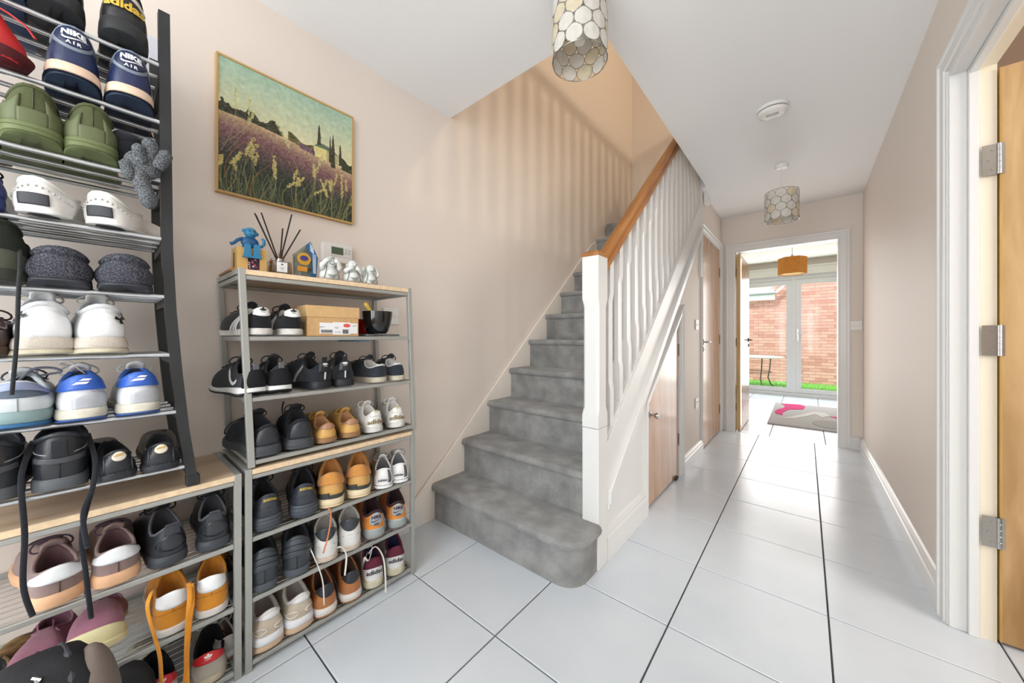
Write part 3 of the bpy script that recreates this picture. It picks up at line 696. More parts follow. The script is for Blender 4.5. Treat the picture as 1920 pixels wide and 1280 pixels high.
# ================================================================== SHOES
UT = [0, .07, .13, .2, .3, .42, .52, .62, .72, .82, .9, .96, 1]
WT = [0, .50, .76, .93, 1.0, .93, .97, 1.12, 1.20, 1.08, .78, .42, 0]
class Shoe:
    def __init__(s, **k):
        d = dict(L=.285, hw=.036, sh=.028, sf=.020, hc=.082, ha=.066, ht=.098, toe=.052, ox0=.022, ox1=.40, ow=.60, bulge=.006, flare=.0, side=1, undercut=.004, springs=.014, lean=.0, waist=.88, round_=1.0)
        d.update(k)
        for a, b in d.items(): setattr(s, a, b)
        s.ow = min(.88, s.ow+.16); s.ox0 = .010
        s.NU = 22
    def w(s, u, side):
        v = float(np.interp(abs(u), UT, WT))
        if .3 < abs(u) < .62: v *= (s.waist if side*s.side < 0 else 1.0)
        if abs(u) > .6: v *= 1+.07*side*s.side
        return v*s.hw
    def x(s, u): return s.L*(1-math.cos(PI*abs(u)))/2
    def base(s, v, z=None):      # sole outline
        side = 1 if v >= 0 else -1
        return s.x(v), side*s.w(v, side)
    def soleh(s, v):
        t = s.x(v)/s.L; return s.sh+(s.sf-s.sh)*min(1, max(0, (t-.15)/.5))+ (s.springs*max(0, (t-.75)/.25)**2)
    def S(s, v, q):
        """upper surface point: v signed around parameter (-1..1, 0 heel, 1 toe), q 0 sole..1 collar"""
        side = 1 if v >= 0 else -1; u = abs(v)
        bx, by = s.base(v); B = Vector((bx*.985+.004*(1-2*u if u < .5 else -(u-.5)*2), by*.955, s.soleh(v)-.004))
        up = min(1, u/.5)*.82 if u < .5 else .82+(u-.5)/.5*.18
        cx = s.L*(s.ox0+(s.ox1-s.ox0)*(1-math.cos(PI*up))/2)
        cw = s.hw*s.ow*(math.sin(PI*up)**.75)*(1 if up < .6 else 1-.25*(up-.6)/.4)
        cz = s.hc+(s.ha-s.hc)*math.sin(PI*min(1, up/.9))**2 if up < .45 else None
        if cz is None:
            t = (up-.45)/.55; cz = s.ha+(s.ht-s.ha)*(t*t*(3-2*t))
        C = Vector((cx, side*cw, s.sh+cz-.028))
        hz = C.z-B.z
        out = Vector((-(1-min(1, u/.22)), side*min(1, u/.2)*(1-max(0, (u-.8)/.2)), 0))
        if out.length > 0: out.normalize()
        g_ = max(0, min(1, (u-.45)/.35)); g_ = g_*g_*(3-2*g_)     # 0 heel half, 1 toe half
        P1h = B+out*s.bulge+Vector((0, 0, hz*.38)); P2h = C+out*(s.bulge*.9)+Vector((0, 0, -hz*.30))
        P1t = Vector((B.x, B.y*1.0, B.z+s.toe*1.05)); P2t = Vector((C.x+.10*s.L*(1+u), C.y+(B.y-C.y)*.35, C.z-(C.z-s.sf-s.toe)*.45))
        P1 = P1h.lerp(P1t, g_); P2 = P2h.lerp(P2t, g_)
        a = 1-q
        return B*(a**3)+P1*(3*a*a*q)+P2*(3*a*q*q)+C*(q**3)
    def N(s, v, q):
        e = .012; v2 = v+e if v < .98 else v-e
        du = s.S(v2, q)-s.S(v, q)
        if v >= .98: du = -du
        dq = s.S(v, min(1.0, q+.02))-s.S(v, min(1.0, q+.02)-.04)
        n = du.cross(dq)
        c = Vector((s.L*.4, 0, s.sh*.5)); p = s.S(v, q)
        if n.length < 1e-9: n = p-c
        n.normalize()
        if n.dot(p-c) < 0: n = -n
        return n
    def P(s, v, q, off=0):
        p = s.S(v, min(1.0, q)); n = s.N(v, min(q, .97))
        if q > 1: p = p+Vector((0, 0, (q-1)*.08))
        return p+n*off
    # meshes ---------------------------------------------------------------
    def vgrid(s):
        k = s.NU; return [-1+2*i/(2*k) for i in range(2*k)]     # cyclic
    def upper(s):
        vs = []; V_ = s.vgrid(); Q = [0, .06, .16, .28, .4, .52, .64, .76, .86, .94, 1]
        for q in Q:
            for v in V_: vs.append(s.S(v, q))
        n = len(V_)
        # inner wall, then insole
        for (k, dz) in ((.90, -.002), (.86, -.016)):
            for v in V_:
                p = s.S(v, 1); c = Vector((s.L*(s.ox0+s.ox1)/2, 0, p.z)); r = c.lerp(p, k); vs.append((r.x, r.y, p.z+dz))
        fs = [(i*n+j, i*n+(j+1) % n, (i+1)*n+(j+1) % n, (i+1)*n+j) for i in range(len(Q)-1) for j in range(n)]
        return MB().add(vs, fs)
    def lining(s):
        V_ = s.vgrid(); n = len(V_); vs = []
        zin = s.sh+.006
        for (k, f_) in ((.99, 1.0), (.90, .985), (.86, .85), (.88, .45), (.9, .1), (.80, 0.0)):
            for v in V_:
                p = s.S(v, 1); c = Vector((s.L*(s.ox0+s.ox1)/2, 0, p.z)); r = c.lerp(p, k)
                vs.append((r.x, r.y, zin+(p.z-zin)*f_))
        fs = [(i*n+j, (i+1)*n+j, (i+1)*n+(j+1) % n, i*n+(j+1) % n) for i in range(5) for j in range(n)]
        vs.append((s.L*(s.ox0+s.ox1)/2, 0, zin)); c = len(vs)-1
        fs += [(5*n+j, 5*n+(j+1) % n, c) for j in range(n)]
        return MB().add(vs, fs)
    def collar(s, r=.0038):
        V_ = [v for v in s.vgrid() if abs(v) < .9]
        m = MB(); pts = [s.S(v, 1) for v in V_]
        return m.tube(pts, r, 7, cap=True)
    def sole_layer(s, f0, f1, grow=0.0, drop=0.0, wav=0, bot=False):
        """layer between height fractions f0..f1 of the sole; grow = outward growth"""
        V_ = s.vgrid(); n = len(V_); vs = []
        lv = [(0, -.0035), (.12, -.0005), (.5, .001), (.88, 0.0), (1, -.003)]
        for (t, o) in lv:
            f_ = f0+(f1-f0)*t
            for v in V_:
                x, y = s.base(v); side = 1 if v >= 0 else -1; u = abs(v)
                ww = 1+(grow+o+s.flare*(1-f_)*(1 if u < .4 else .4)-(s.undercut*(1-f_)*2 if bot and t == 0 else 0))/s.hw
                h = s.soleh(v); lift = s.springs*1.2*max(0, (x/s.L-.70)/.30)**2+s.undercut*1.2*max(0, (.12-x/s.L)/.12)*(1-f_)
                z = lift+(h-lift)*f_
                if wav: z += wav*math.sin(u*34)*math.sin(PI*t)
                vs.append((s.L*.45+(x-s.L*.45)*(1+(grow+o)/(s.L*.45)), y*ww, z))
        fs = [(i*n+j, i*n+(j+1) % n, (i+1)*n+(j+1) % n, (i+1)*n+j) for i in range(len(lv)-1) for j in range(n)]
        fs += [tuple(reversed(range(n))), tuple(range((len(lv)-1)*n, len(lv)*n))]
        return MB().add(vs, fs)
    def patch(s, v0, v1, qb, qt, off=.0016, nv=12, nq=6):
        """raised panel; qb, qt numbers or functions of t in 0..1 along v"""
        fb = qb if callable(qb) else (lambda t: qb); ft = qt if callable(qt) else (lambda t: qt)
        vs = []
        for i in range(nv+1):
            t = i/nv; v = v0+(v1-v0)*t; a, b = fb(t), ft(t)
            if v > 1: v -= 2
            for j in range(nq+1): vs.append(s.P(v, a+(b-a)*j/nq, off))
        k = nq+1; top = len(vs)
        for i in range(nv+1):
            t = i/nv; v = v0+(v1-v0)*t; a, b = fb(t), ft(t)
            if v > 1: v -= 2
            for j in range(nq+1): vs.append(s.P(v, a+(b-a)*j/nq, -.001))
        fs = [(i*k+j, (i+1)*k+j, (i+1)*k+j+1, i*k+j+1) for i in range(nv) for j in range(nq)]
        bd = [(i, 0) for i in range(nv+1)]+[(nv, j) for j in range(1, nq+1)]+[(i, nq) for i in range(nv-1, -1, -1)]+[(0, j) for j in range(nq-1, 0, -1)]
        ix = [a*k+b for a, b in bd]
        fs += [(ix[i], ix[(i+1) % len(ix)], ix[(i+1) % len(ix)]+top, ix[i]+top) for i in range(len(ix))]
        return MB().add(vs, fs)
    def heelmap(s, q0):
        tab = [(0, 0)]; p = s.S(0, q0); d = 0
        for i in range(1, 60):
            v = i/100; p2 = s.S(v, q0); d += (p2-p).length; p = p2; tab.append((d, v))
        D = [a for a, b in tab]; Vv = [b for a, b in tab]
        hq = [(s.S(0, q/20)-s.S(0, 0)).length for q in range(21)]
        z0 = float(np.interp(q0, [q/20 for q in range(21)], hq))
        def f_(a, b, off=.0028):
            v = float(np.interp(abs(a), D, Vv))*(-1 if a > 0 else 1)
            q = float(np.interp(z0+b, hq, [q/20 for q in range(21)]))
            if z0+b > hq[-1]: q = 1+(z0+b-hq[-1])/.08
            return s.P(v, q, off)
        return f_
    def sidemap(s, vc, q0, sign=1):
        """a runs toward the toe, b up, around v=sign*vc"""
        D = []; Vv = []; d = 0; p = s.S(sign*.02, q0)
        for i in range(2, 98):
            v = i/100*sign; p2 = s.S(v, q0); d += (p2-p).length; p = p2; D.append(d); Vv.append(v)
        d0 = float(np.interp(vc, [abs(x) for x in Vv], D))
        def f_(a, b, off=.0022):
            v = float(np.interp(d0+a, D, Vv)); q = q0+b/.065
            return s.P(v, max(0, min(1, q)), off)
        return f_
def flatpoly(m, polys, f_, off, sub=1):
    for ps in polys:
        tri = [tuple(t) for t in tessellate_polygon([[Vector((p[0], p[1], 0)) for p in ps]])]
        pts = [tuple(p) for p in ps]
        for _ in range(sub):
            nt_ = []; cache = {}
            def mid(i, j):
                k = (min(i, j), max(i, j))
                if k not in cache: pts.append(((pts[i][0]+pts[j][0])/2, (pts[i][1]+pts[j][1])/2)); cache[k] = len(pts)-1
                return cache[k]
            for (a, b, c) in tri:
                ab, bc, ca_ = mid(a, b), mid(b, c), mid(c, a); nt_ += [(a, ab, ca_), (ab, b, bc), (ca_, bc, c), (ab, bc, ca_)]
            tri = nt_
        m.add([f_(p[0], p[1], off) for p in pts], tri)
    return m
_tc = {}
def text_polys(txt, size, bold=.0, spacing=1.0):
    key = (txt, size, bold, spacing)
    if key in _tc: return _tc[key]
    c = bpy.data.curves.new('t', 'FONT'); c.body = txt; c.size = size; c.align_x = 'CENTER'; c.align_y = 'CENTER'; c.offset = bold; c.space_character = spacing; c.resolution_u = 3
    o = bpy.data.objects.new('t', c); COL.objects.link(o); dg = bpy.context.evaluated_depsgraph_get()
    me = o.evaluated_get(dg).to_mesh(); v = [tuple(p.co[:2]) for p in me.vertices]; f_ = [tuple(p.vertices) for p in me.polygons]
    o.evaluated_get(dg).to_mesh_clear(); bpy.data.objects.remove(o); bpy.data.curves.remove(c)
    _tc[key] = (v, f_); return _tc[key]
def text_on(txt, size, f_, off=.0026, a0=0, b0=0, bold=.0, tilt=0, spacing=1.0):
    v, fs = text_polys(txt, size, bold, spacing); m = MB(); ca_, sa = math.cos(tilt), math.sin(tilt)
    return m.add([f_(a0+p[0]*ca_-p[1]*sa, b0+p[0]*sa+p[1]*ca_, off) for p in v], fs)
def swoosh(k=1.0, flip=1):
    up = [(-.050, .006), (-.046, -.004), (-.036, -.010), (-.020, -.009), (.055, .017)]
    lo = [(.015, .008), (-.018, .0005), (-.032, -.001), (-.040, .003), (-.044, .012)]
    return [[(p[0]*k*flip, p[1]*k) for p in up+lo]]
def trefoil(k=1.0):
    out = []
    for a, l in ((PI/2, 1.0), (PI/2+.95, .95), (PI/2-.95, .95)):
        c, s_ = math.cos(a), math.sin(a); leaf = []
        for t, w_ in ((0, .02), (.35, .20), (.65, .26), (1.0, 0), (.65, -.26), (.35, -.20), (0, -.02)): leaf.append(((t*l*c-w_*s_)*k, (t*l*s_+w_*c)*k+.0))
        out.append(leaf)
    for b in (-.18, -.32): out.append([(-.55*k, b*k), (.55*k, b*k), (.42*k, (b-.07)*k), (-.42*k, (b-.07)*k)])
    return out
SHM = {}
def sm_(rgb, kind='leather'):
    key = (rgb, kind)
    if key not in SHM:
        nm = 'shoe_%s_%d_%d_%d' % (kind, *rgb)
        if kind == 'leather': SHM[key] = mat(nm, rgb, .38, noise=.06, nscale=30, bump=.25, bscale=260, spec=.5)
        elif kind == 'suede': SHM[key] = mat(nm, rgb, .9, noise=.10, nscale=25, bump=.5, bscale=600, spec=.2, sheen=.2)
        elif kind == 'mesh': SHM[key] = mat(nm, rgb, .85, noise=.14, nscale=500, bump=.7, bscale=900, spec=.25)
        elif kind == 'rubber': SHM[key] = mat(nm, rgb, .55, noise=.05, nscale=18, spec=.4)
        elif kind == 'dirty': SHM[key] = mat(nm, rgb, .6, rgb2=tuple(int(c*.82) for c in rgb), nscale=22, spec=.4)
        elif kind == 'fuzzy': SHM[key] = mat(nm, rgb, 1, rgb2=tuple(min(255, int(c*1.9+22)) for c in rgb), nscale=330, bump=1.0, bscale=300, spec=.1)
        elif kind == 'patent': SHM[key] = mat(nm, rgb, .15, spec=.6)
        elif kind == 'print': SHM[key] = mat(nm, rgb, .5)
        elif kind == 'camo': SHM[key] = mat(nm, rgb, .8, rgb2=(150, 120, 78), nscale=26, spec=.2)
    return SHM[key]
def make_shoe(name, spec, side=1, cat='shoe'):
    """spec: geometry kwargs under 'g', colours, and list of extra features"""
    S_ = Shoe(side=side, **spec.get('g', {})); t = empty(name)
    up = spec['upper']; um = sm_(*up)
    u_ = obj('upper', S_.upper(), um, t, 'all')
    obj('lining', S_.lining(), sm_(*spec.get('lining', ((40, 40, 42), 'suede'))), t, 'all')
    if spec.get('collar', 1): obj('collar', S_.collar(spec.get('cr', .0038)), sm_(*spec.get('collar_c', up)), t, 'all')
    sc = spec['sole']; osl = spec.get('outsole')
    if osl:
        f_ = spec.get('osf', .32)
        obj('midsole', S_.sole_layer(f_-.02, 1, spec.get('grow', .002)), sm_(*sc), t, True)
        obj('outsole', S_.sole_layer(0, f_, spec.get('grow', .002)-.0012, bot=True), sm_(*osl), t, True)
    else: obj('sole', S_.sole_layer(0, 1, spec.get('grow', .002), bot=True), sm_(*sc), t, True)
    for (f0, f1, c, gr) in spec.get('bands', []): obj('sole_band', S_.sole_layer(f0, f1, spec.get('grow', .002)+gr), sm_(*c), t, True)
    if spec.get('laces'):
        lm = sm_(spec['laces'], 'suede')
        tg = MB(); vs = []; N_ = 8; cx = S_.S(1, 1)
        for i in range(N_+1):
            a = -1+2*i/N_
            for j in range(5):
                b = j/4; vs.append((cx.x+.02-b*.045-.004*a*a*-1, a*S_.hw*.46, cx.z-.012+b*spec.get('tongue_h', .034)-.010*a*a))
        fs = [(i*5+j, (i+1)*5+j, (i+1)*5+j+1, i*5+j+1) for i in range(N_) for j in range(4)]
        tg.add(vs, fs); o = obj('tongue', tg, sm_(*spec.get('tongue', up)), t, 'all')
        md = o.modifiers.new('s', 'SOLIDIFY'); md.thickness = .006
        nb = 5
        for i in range(nb):
            q = .97-i*.11
            pts = []
            for vv in (.84, .90, .95, 1.0, -.95, -.90, -.84): pts.append(S_.P(vv, q-.02*abs(abs(vv)-1), .0032))
            obj('lace', MB().tube(pts, .0034, 6, flat=.5), lm, t, 'all')
        if spec.get('bow', 1):
            c = S_.S(1, 1)+Vector((.006, 0, .005))
            for sgn in (-1, 1):
                pts = [c+Vector((.006*math.sin(a_), sgn*(.016-.016*math.cos(a_)), .011*math.sin(a_)-.004*(1-math.cos(a_)))) for a_ in [2*PI*i/14 for i in range(15)]]
                obj('lace', MB().tube(pts, .0021, 6), lm, t, 'all')
    hm = S_.heelmap(.55)
    for ft in spec.get('feats', []):
        k = ft[0]
        if k == 'patch': # name, color, v half, qb, qt, off
            _, nm, c, v0, v1, qb, qt, off = ft
            if nm in ('heel_tab', 'heel_panel', 'heel_collar', 'collar_panel', 'padded_collar'): off += .0022
            obj(nm, S_.patch(v0, v1, qb, qt, off), sm_(*c), t, 'all' if nm != 'stripe' else True)
        elif k == 'text':
            _, nm, txt, size, c, a0, b0, bold = ft[:8]; o = obj(nm, text_on(txt, size, hm, ft[8] if len(ft) > 8 else .0032, a0, b0, bold), sm_(*c), t)
        elif k == 'logo':
            _, nm, polys, c, a0, b0, off = ft; m = MB(); flatpoly(m, [[(p[0]+a0, p[1]+b0) for p in ps] for ps in polys], hm, off); obj(nm, m, sm_(*c), t)
        elif k == 'sidelogo':
            _, nm, polys, c, vc, q0, sg, off = ft; m = MB(); flatpoly(m, polys, S_.sidemap(vc, q0, sg), off, 2); obj(nm, m, sm_(*c), t)
        elif k == 'loop': # pull tab at heel
            _, c, hh, ww = ft; p = S_.S(0, 1); m = MB()
            m.box(p.x-.0045, p.x-.0015, -ww/2, ww/2, p.z-.014, p.z+hh).box(p.x+.002, p.x+.005, -ww/2, ww/2, p.z-.008, p.z+hh).box(p.x-.0045, p.x+.005, -ww/2, ww/2, p.z+hh-.002, p.z+hh+.001)
            obj('pull_tab', m, sm_(*c), t, False, .001)
        elif k == 'seam':
            _, c, pts, rr = ft; obj('seam', MB().tube([S_.P(v, q, .0008) for v, q in pts], rr, 5), sm_(*c), t, 'all')
    return t
def copy_tree(o, parent=None):
    c = o.copy(); COL.objects.link(c)
    if parent is not None: c.parent = parent
    for ch in list(o.children): copy_tree(ch, c)
    return c
def put(t, y, z, label, group=None, yaw=0, x=-1.342, pitch=0, roll=0, cat='shoe', s=1):
    """heel at (x, y, z), toe toward the wall; yaw>0 turns the toe toward +y"""
    t.location = (x, y, z+.001); t.rotation_euler = (math.radians(roll), math.radians(pitch), PI-math.radians(yaw)); t.scale = (s, s, s)
    tag(t, label, cat, group); return t
def pair(name, spec, z, items, group, base):
    """items: list of (y, yaw, which-label, extra dict)"""
    out = []
    for i, it in enumerate(items):
        if 'each' in spec: spec = dict(spec, feats=spec['feats'][:spec['nf']]+[spec['each'][i]])
        t = make_shoe(name, spec, 1 if i % 2 == 0 else -1)
        kw = it[3] if len(it) > 3 else {}
        yw = it[1]+(0 if z in SH_B else .75*math.degrees(math.atan(it[0]/1.34)))
        if z in SH_RL and group == G2: kw = dict(dict(s=1.09), **kw)
        if group == G3: kw = dict(dict(s=1.05), **kw)
        out.append(put(t, it[0], z, base+' '+it[2], group, yw, **kw))
    return out
K = (30, 31, 34); W_ = (232, 230, 226)
cosb = lambda a, b: (lambda t: a+b*math.sin(PI*t))

GR = 'pairs of shoes on the leaning upper rack'; G2 = 'shoes on the lower rack nearest the stairs'; G3 = 'shoes on the low rack under the tall black rack'; G4 = 'shoes on the tall black rack'
def stripes(c, n=3, v0=.47, dv=.045, sides=(1, -1), wv=.022, kind='leather', lean=.05):
    out = []
    for sg in sides:
        for i in range(n):
            a = sg*(v0+dv*i)
            out.append(('stripe2', c, a, wv*sg, lean*sg, kind))
    return out
# --- feature 'stripe2': slanted side stripe from sole to vamp
def add_stripes(t, S_, items):
    for (_, c, a, wv, ln, kind) in items:
        vs = []; n = 6
        for off in (.0018, -.001):
            for i in range(n+1):
                q = .04+.82*i/n
                for e in (-.5, .5): vs.append(S_.P(a+wv*e-ln*q, q, off))
        k = 2*(n+1)
        fs = [(2*i, 2*i+1, 2*i+3, 2*i+2) for i in range(n)]+[(2*i+k, 2*i, 2*i+2, 2*i+2+k) for i in range(n)]+[(2*i+1, 2*i+1+k, 2*i+3+k, 2*i+3) for i in range(n)]
        obj('stripe', MB().add(vs, fs), sm_(c, kind), t, 'all')
_mk = make_shoe
def make_shoe(name, spec, side=1, cat='shoe'):
    t = _mk(name, spec, side, cat)
    if spec.get('stripes'): add_stripes(t, Shoe(side=side, **spec.get('g', {})), spec['stripes'])
    return t
OW = (226, 222, 212)
# ---- leaning upper rack, top tier
sp = dict(upper=(K, 'suede'), sole=((226, 222, 216), 'dirty'), laces=K, lining=((200, 198, 192), 'suede'), g=dict(hc=.088, sh=.026, hw=.038),
     feats=[('patch', 'heel_tab', ((236, 236, 234), 'leather'), -.13, .13, cosb(.86, -.22), 1.08, .0022), ('logo', 'emblem', trefoil(.0125), (K, 'print'), 0, .022, .0045)],
     stripes=stripes((236, 236, 234)))
pair('sneaker', sp, SH_RU[2], [(.340, -16, 'its striped side showing'), (.428, -12, 'next to the shoebox')], GR, 'black suede sneaker with white heel tab and white stripes,')
# middle tier
sp = dict(upper=((62, 64, 68), 'mesh'), sole=((228, 228, 226), 'rubber'), outsole=((44, 45, 48), 'rubber'), laces=K, lining=(K, 'mesh'), g=dict(hc=.092, ht=.108, hw=.037, sh=.032, flare=.003, undercut=.012),
     feats=[('patch', 'heel_panel', (K, 'mesh'), -.16, .16, .02, cosb(.75, .12), .0014), ('loop', ((90, 90, 92), 'print'), .012, .016), ('sidelogo', 'side_mark', swoosh(1.35), ((226, 226, 224), 'print'), .46, .42, 1, .0022), ('sidelogo', 'side_mark', swoosh(1.35), ((226, 226, 224), 'print'), .46, .42, -1, .0022)])
pair('trainer', sp, SH_RU[1], [(.322, -17, 'overhanging the rack side'), (.392, -10, 'beside the all black pair')], GR, 'dark grey running trainer with white midsole,')
sp = dict(upper=((36, 38, 44), 'suede'), sole=((34, 35, 40), 'rubber'), laces=K, lining=(K, 'suede'), g=dict(hc=.094, ht=.112, hw=.039, sh=.032),
     feats=[('patch', 'heel_tab', ((30, 32, 38), 'leather'), -.085, .085, .50, 1.05, .0022), ('logo', 'emblem', trefoil(.012), ((220, 220, 218), 'print'), 0, .020, .0045), ('patch', 'heel_strip', ((200, 200, 200), 'patent'), -.008, .008, .12, .50, .0030), ('loop', ((34, 36, 40), 'suede'), .020, .015)],
     stripes=stripes((170, 172, 176), 1, .50, .05, (1,), .045))
pair('trainer', sp, SH_RU[1], [(.530, -26, 'turned to show its side'), (.603, -6, 'beside the navy pair')], GR, 'all black trainer with heel pull tab and pale emblem,')
sp = dict(upper=((48, 52, 62), 'suede'), sole=((214, 204, 184), 'dirty'), laces=K, lining=((206, 204, 200), 'suede'), collar_c=((206, 204, 200), 'suede'), cr=.003, g=dict(hc=.080, sh=.026, hw=.037),
     feats=[('text', 'heel_lettering', 'Reebok', .015, ((226, 226, 226), 'print'), 0, .022, .0002)])
pair('sneaker', sp, SH_RU[1], [(.752, -24, 'the nearer one'), (.832, -14, 'at the stairs end')], GR, 'navy low sneaker with pale collar and cream sole,')
# bottom tier of the leaning rack
sp = dict(upper=((48, 50, 56), 'mesh'), sole=((62, 65, 70), 'rubber'), laces=K, lining=(K, 'suede'), g=dict(hc=.092, ht=.115, hw=.044, sh=.042, sf=.030, L=.28, flare=.004, waist=1),
     bands=[(.18, .26, ((92, 95, 100), 'rubber'), .001), (.36, .44, ((92, 95, 100), 'rubber'), .0012), (.54, .62, ((92, 95, 100), 'rubber'), .001), (.72, .79, ((92, 95, 100), 'rubber'), .0006)],
     feats=[('patch', 'heel_panel', ((44, 46, 52), 'leather'), -.13, .13, .04, cosb(.86, .05), .0012)])
pair('trainer', sp, SH_RU[0], [(.356, -15, 'with its long side and toe showing'), (.452, -6, 'next to the tan pair')], GR, 'bulky black trainer with ribbed sole and loose laces,')
sp = dict(upper=((214, 168, 96), 'leather'), sole=((150, 112, 78), 'rubber'), laces=(196, 150, 70), lining=((176, 132, 96), 'suede'), collar_c=((196, 146, 90), 'leather'), g=dict(hc=.078, ha=.056, sh=.024, hw=.037, ht=.092),
     feats=[('patch', 'heel_tab', ((166, 124, 96), 'leather'), -.16, .16, cosb(.92, -.30), 1.0, .0020)])
pair('shoe', sp, SH_RU[0], [(.543, -12, 'nearer the black pair'), (.632, -10, 'nearer the white lettered pair')], GR, 'tan leather lace-up shoe with brown heel top,')
sp = dict(upper=((236, 234, 230), 'leather'), sole=((232, 230, 226), 'dirty'), laces=(236, 236, 232), lining=((210, 206, 200), 'suede'), g=dict(hc=.092, ht=.105, hw=.038, sh=.026),
     feats=[('text', 'heel_lettering', 'adidas', .0265, ((132, 112, 60), 'print'), 0, -.012, .0006), ('logo', 'emblem', trefoil(.009), ((190, 170, 110), 'print'), 0, .026, .004), ('patch', 'heel_tab', ((228, 226, 222), 'leather'), -.10, .10, .70, 1.04, .0016)])
pair('trainer', sp, SH_RU[0], [(.728, -14, 'beside the tan pair'), (.826, -6, 'at the stairs end')], GR, 'white trainer with gold lowercase heel lettering,')
# ---- lower rack nearest the stairs
sp = dict(upper=((52, 56, 64), 'leather'), sole=((74, 80, 88), 'rubber'), laces=K, lining=(K, 'mesh'), g=dict(hc=.094, hw=.040, sh=.044, sf=.028, ht=.11, waist=1),
     bands=[(.22, .30, ((58, 62, 70), 'rubber'), .001), (.5, .58, ((58, 62, 70), 'rubber'), .001), (.78, .86, ((58, 62, 70), 'rubber'), .0008)],
     feats=[('text', 'heel_lettering', 'SKECHERS', .0085, ((206, 176, 60), 'print'), .006, .016, .0003), ('seam', ((34, 36, 40), 'leather'), [(v, .45) for v in (-.3, -.2, -.1, 0.0001, .1, .2, .3)], .0014)])
pair('trainer', sp, SH_RL[2], [(.356, -6, 'half behind the rack post'), (.462, 2, 'beside the wheat coloured pair')], G2, 'black trainer with tiny gold heel lettering,')
sp = dict(upper=((214, 166, 96), 'leather'), sole=((232, 214, 178), 'rubber'), outsole=((226, 206, 168), 'rubber'), laces=None, lining=((196, 136, 76), 'suede'), collar_c=((206, 146, 80), 'suede'), cr=.007, g=dict(hc=.112, ha=.088, hw=.041, sh=.034, ht=.13, ow=.62, L=.29),
     feats=[('patch', 'heel_band', ((64, 66, 64), 'rubber'), -.24, .02, .0, .17, .0030), ('patch', 'heel_band', ((64, 66, 64), 'rubber'), .02, .24, .06, .26, .0030), ('patch', 'padded_collar', ((208, 144, 76), 'suede'), -.30, .30, .60, .985, .0040)])
pair('boot', sp, SH_RL[2], [(.552, 4, 'beside the black trainers'), (.655, 6, 'next to the small white sneakers')], G2, 'wheat leather low boot with padded collar,')
sp = dict(upper=((238, 238, 238), 'leather'), sole=((242, 242, 242), 'rubber'), laces=(190, 190, 192), lining=((120, 122, 126), 'mesh'), g=dict(hc=.084, hw=.034, sh=.024, L=.25, ow=.66),
     bands=[(.72, .80, (K, 'rubber'), .0012)], feats=[('text', 'heel_lettering', 'adidas', .013, (K, 'print'), -.004, -.016, .0003), ('patch', 'heel_strip', ((84, 86, 90), 'print'), -.13, -.115, .05, .95, .0016), ('patch', 'heel_strip', ((84, 86, 90), 'print'), -.105, -.092, .05, .98, .0016), ('patch', 'heel_strip', ((84, 86, 90), 'print'), -.08, -.068, .05, 1.0, .0016)])
pair('sneaker', sp, SH_RL[2], [(.762, 4, 'the nearer one'), (.838, 2, 'at the stairs end')], G2, 'small white sneaker with thin dark line round the sole,')
sp = dict(upper=((58, 64, 70), 'leather'), sole=((78, 85, 92), 'rubber'), laces=None, lining=(K, 'suede'), cr=.006, g=dict(hc=.128, ha=.098, hw=.037, sh=.026, ht=.135, bulge=.009, ow=.66),
     feats=[('patch', 'padded_roll', ((64, 70, 77), 'leather'), -.32, .32, q, q+.155, .0048) for q in (.80, .62, .44)]+[('seam', ((30, 32, 36), 'leather'), [(0, q) for q in (0, .1, .2, .3, .42)], .0014)])
pair('shoe', sp, SH_RL[1], [(.345, -2, 'behind the rack post'), (.438, 3, 'beside the white pair')], G2, 'black puffy leather high shoe with ridged heel,')
sp = dict(upper=((234, 233, 230), 'leather'), sole=((224, 208, 190), 'dirty'), laces=None, lining=((190, 188, 184), 'mesh'), g=dict(hc=.122, ha=.098, hw=.037, sh=.020, ht=.122, ow=.70),
     feats=[('patch', 'heel_tab', ((58, 62, 68), 'leather'), -.19, .19, lambda t: .96-.36*math.sin(PI*t)**1.6, 1.06, .0024), ('seam', ((196, 194, 190), 'leather'), [(v, .40+.05*math.cos(v*9)) for v in (-.3, -.2, -.1, 0.0001, .1, .2, .3)], .0011)])
pair('sneaker', sp, SH_RL[1], [(.535, 2, 'with an orange lace hanging over it'), (.622, 3, 'beside the orange and grey pair')], G2, 'tall-backed white leather sneaker with black heel top,')
sp = dict(upper=((238, 150, 62), 'suede'), sole=((150, 158, 158), 'rubber'), outsole=((120, 104, 96), 'rubber'), osf=.14, laces=(60, 48, 50), lining=((58, 40, 46), 'mesh'), collar_c=((64, 44, 50), 'mesh'), cr=.006, g=dict(hc=.102, ha=.076, hw=.038, sh=.034, ht=.118),
     feats=[('patch', 'heel_oval', ((168, 172, 172), 'rubber'), -.10, .10, lambda t: .58-.28*math.sin(PI*t)**.7, lambda t: .66+.28*math.sin(PI*t)**.7, .0040), ('text', 'heel_lettering', 'NIKE', .0150, ((48, 36, 66), 'print'), .000, .013, .0006, .0058), ('text', 'heel_lettering', 'AIR', .0110, ((48, 36, 66), 'print'), .000, -.012, .0003, .0058), ('logo', 'emblem', swoosh(.34), ((48, 36, 66), 'print'), .0, .000, .0060), ('patch', 'heel_counter', ((178, 184, 184), 'leather'), -.3, .3, 0, .14, .0020)])
pair('trainer', sp, SH_RL[1], [(.728, -6, 'beside the white sneakers'), (.828, -2, 'at the stairs end')], G2, 'orange and grey trainer with grey heel oval,')
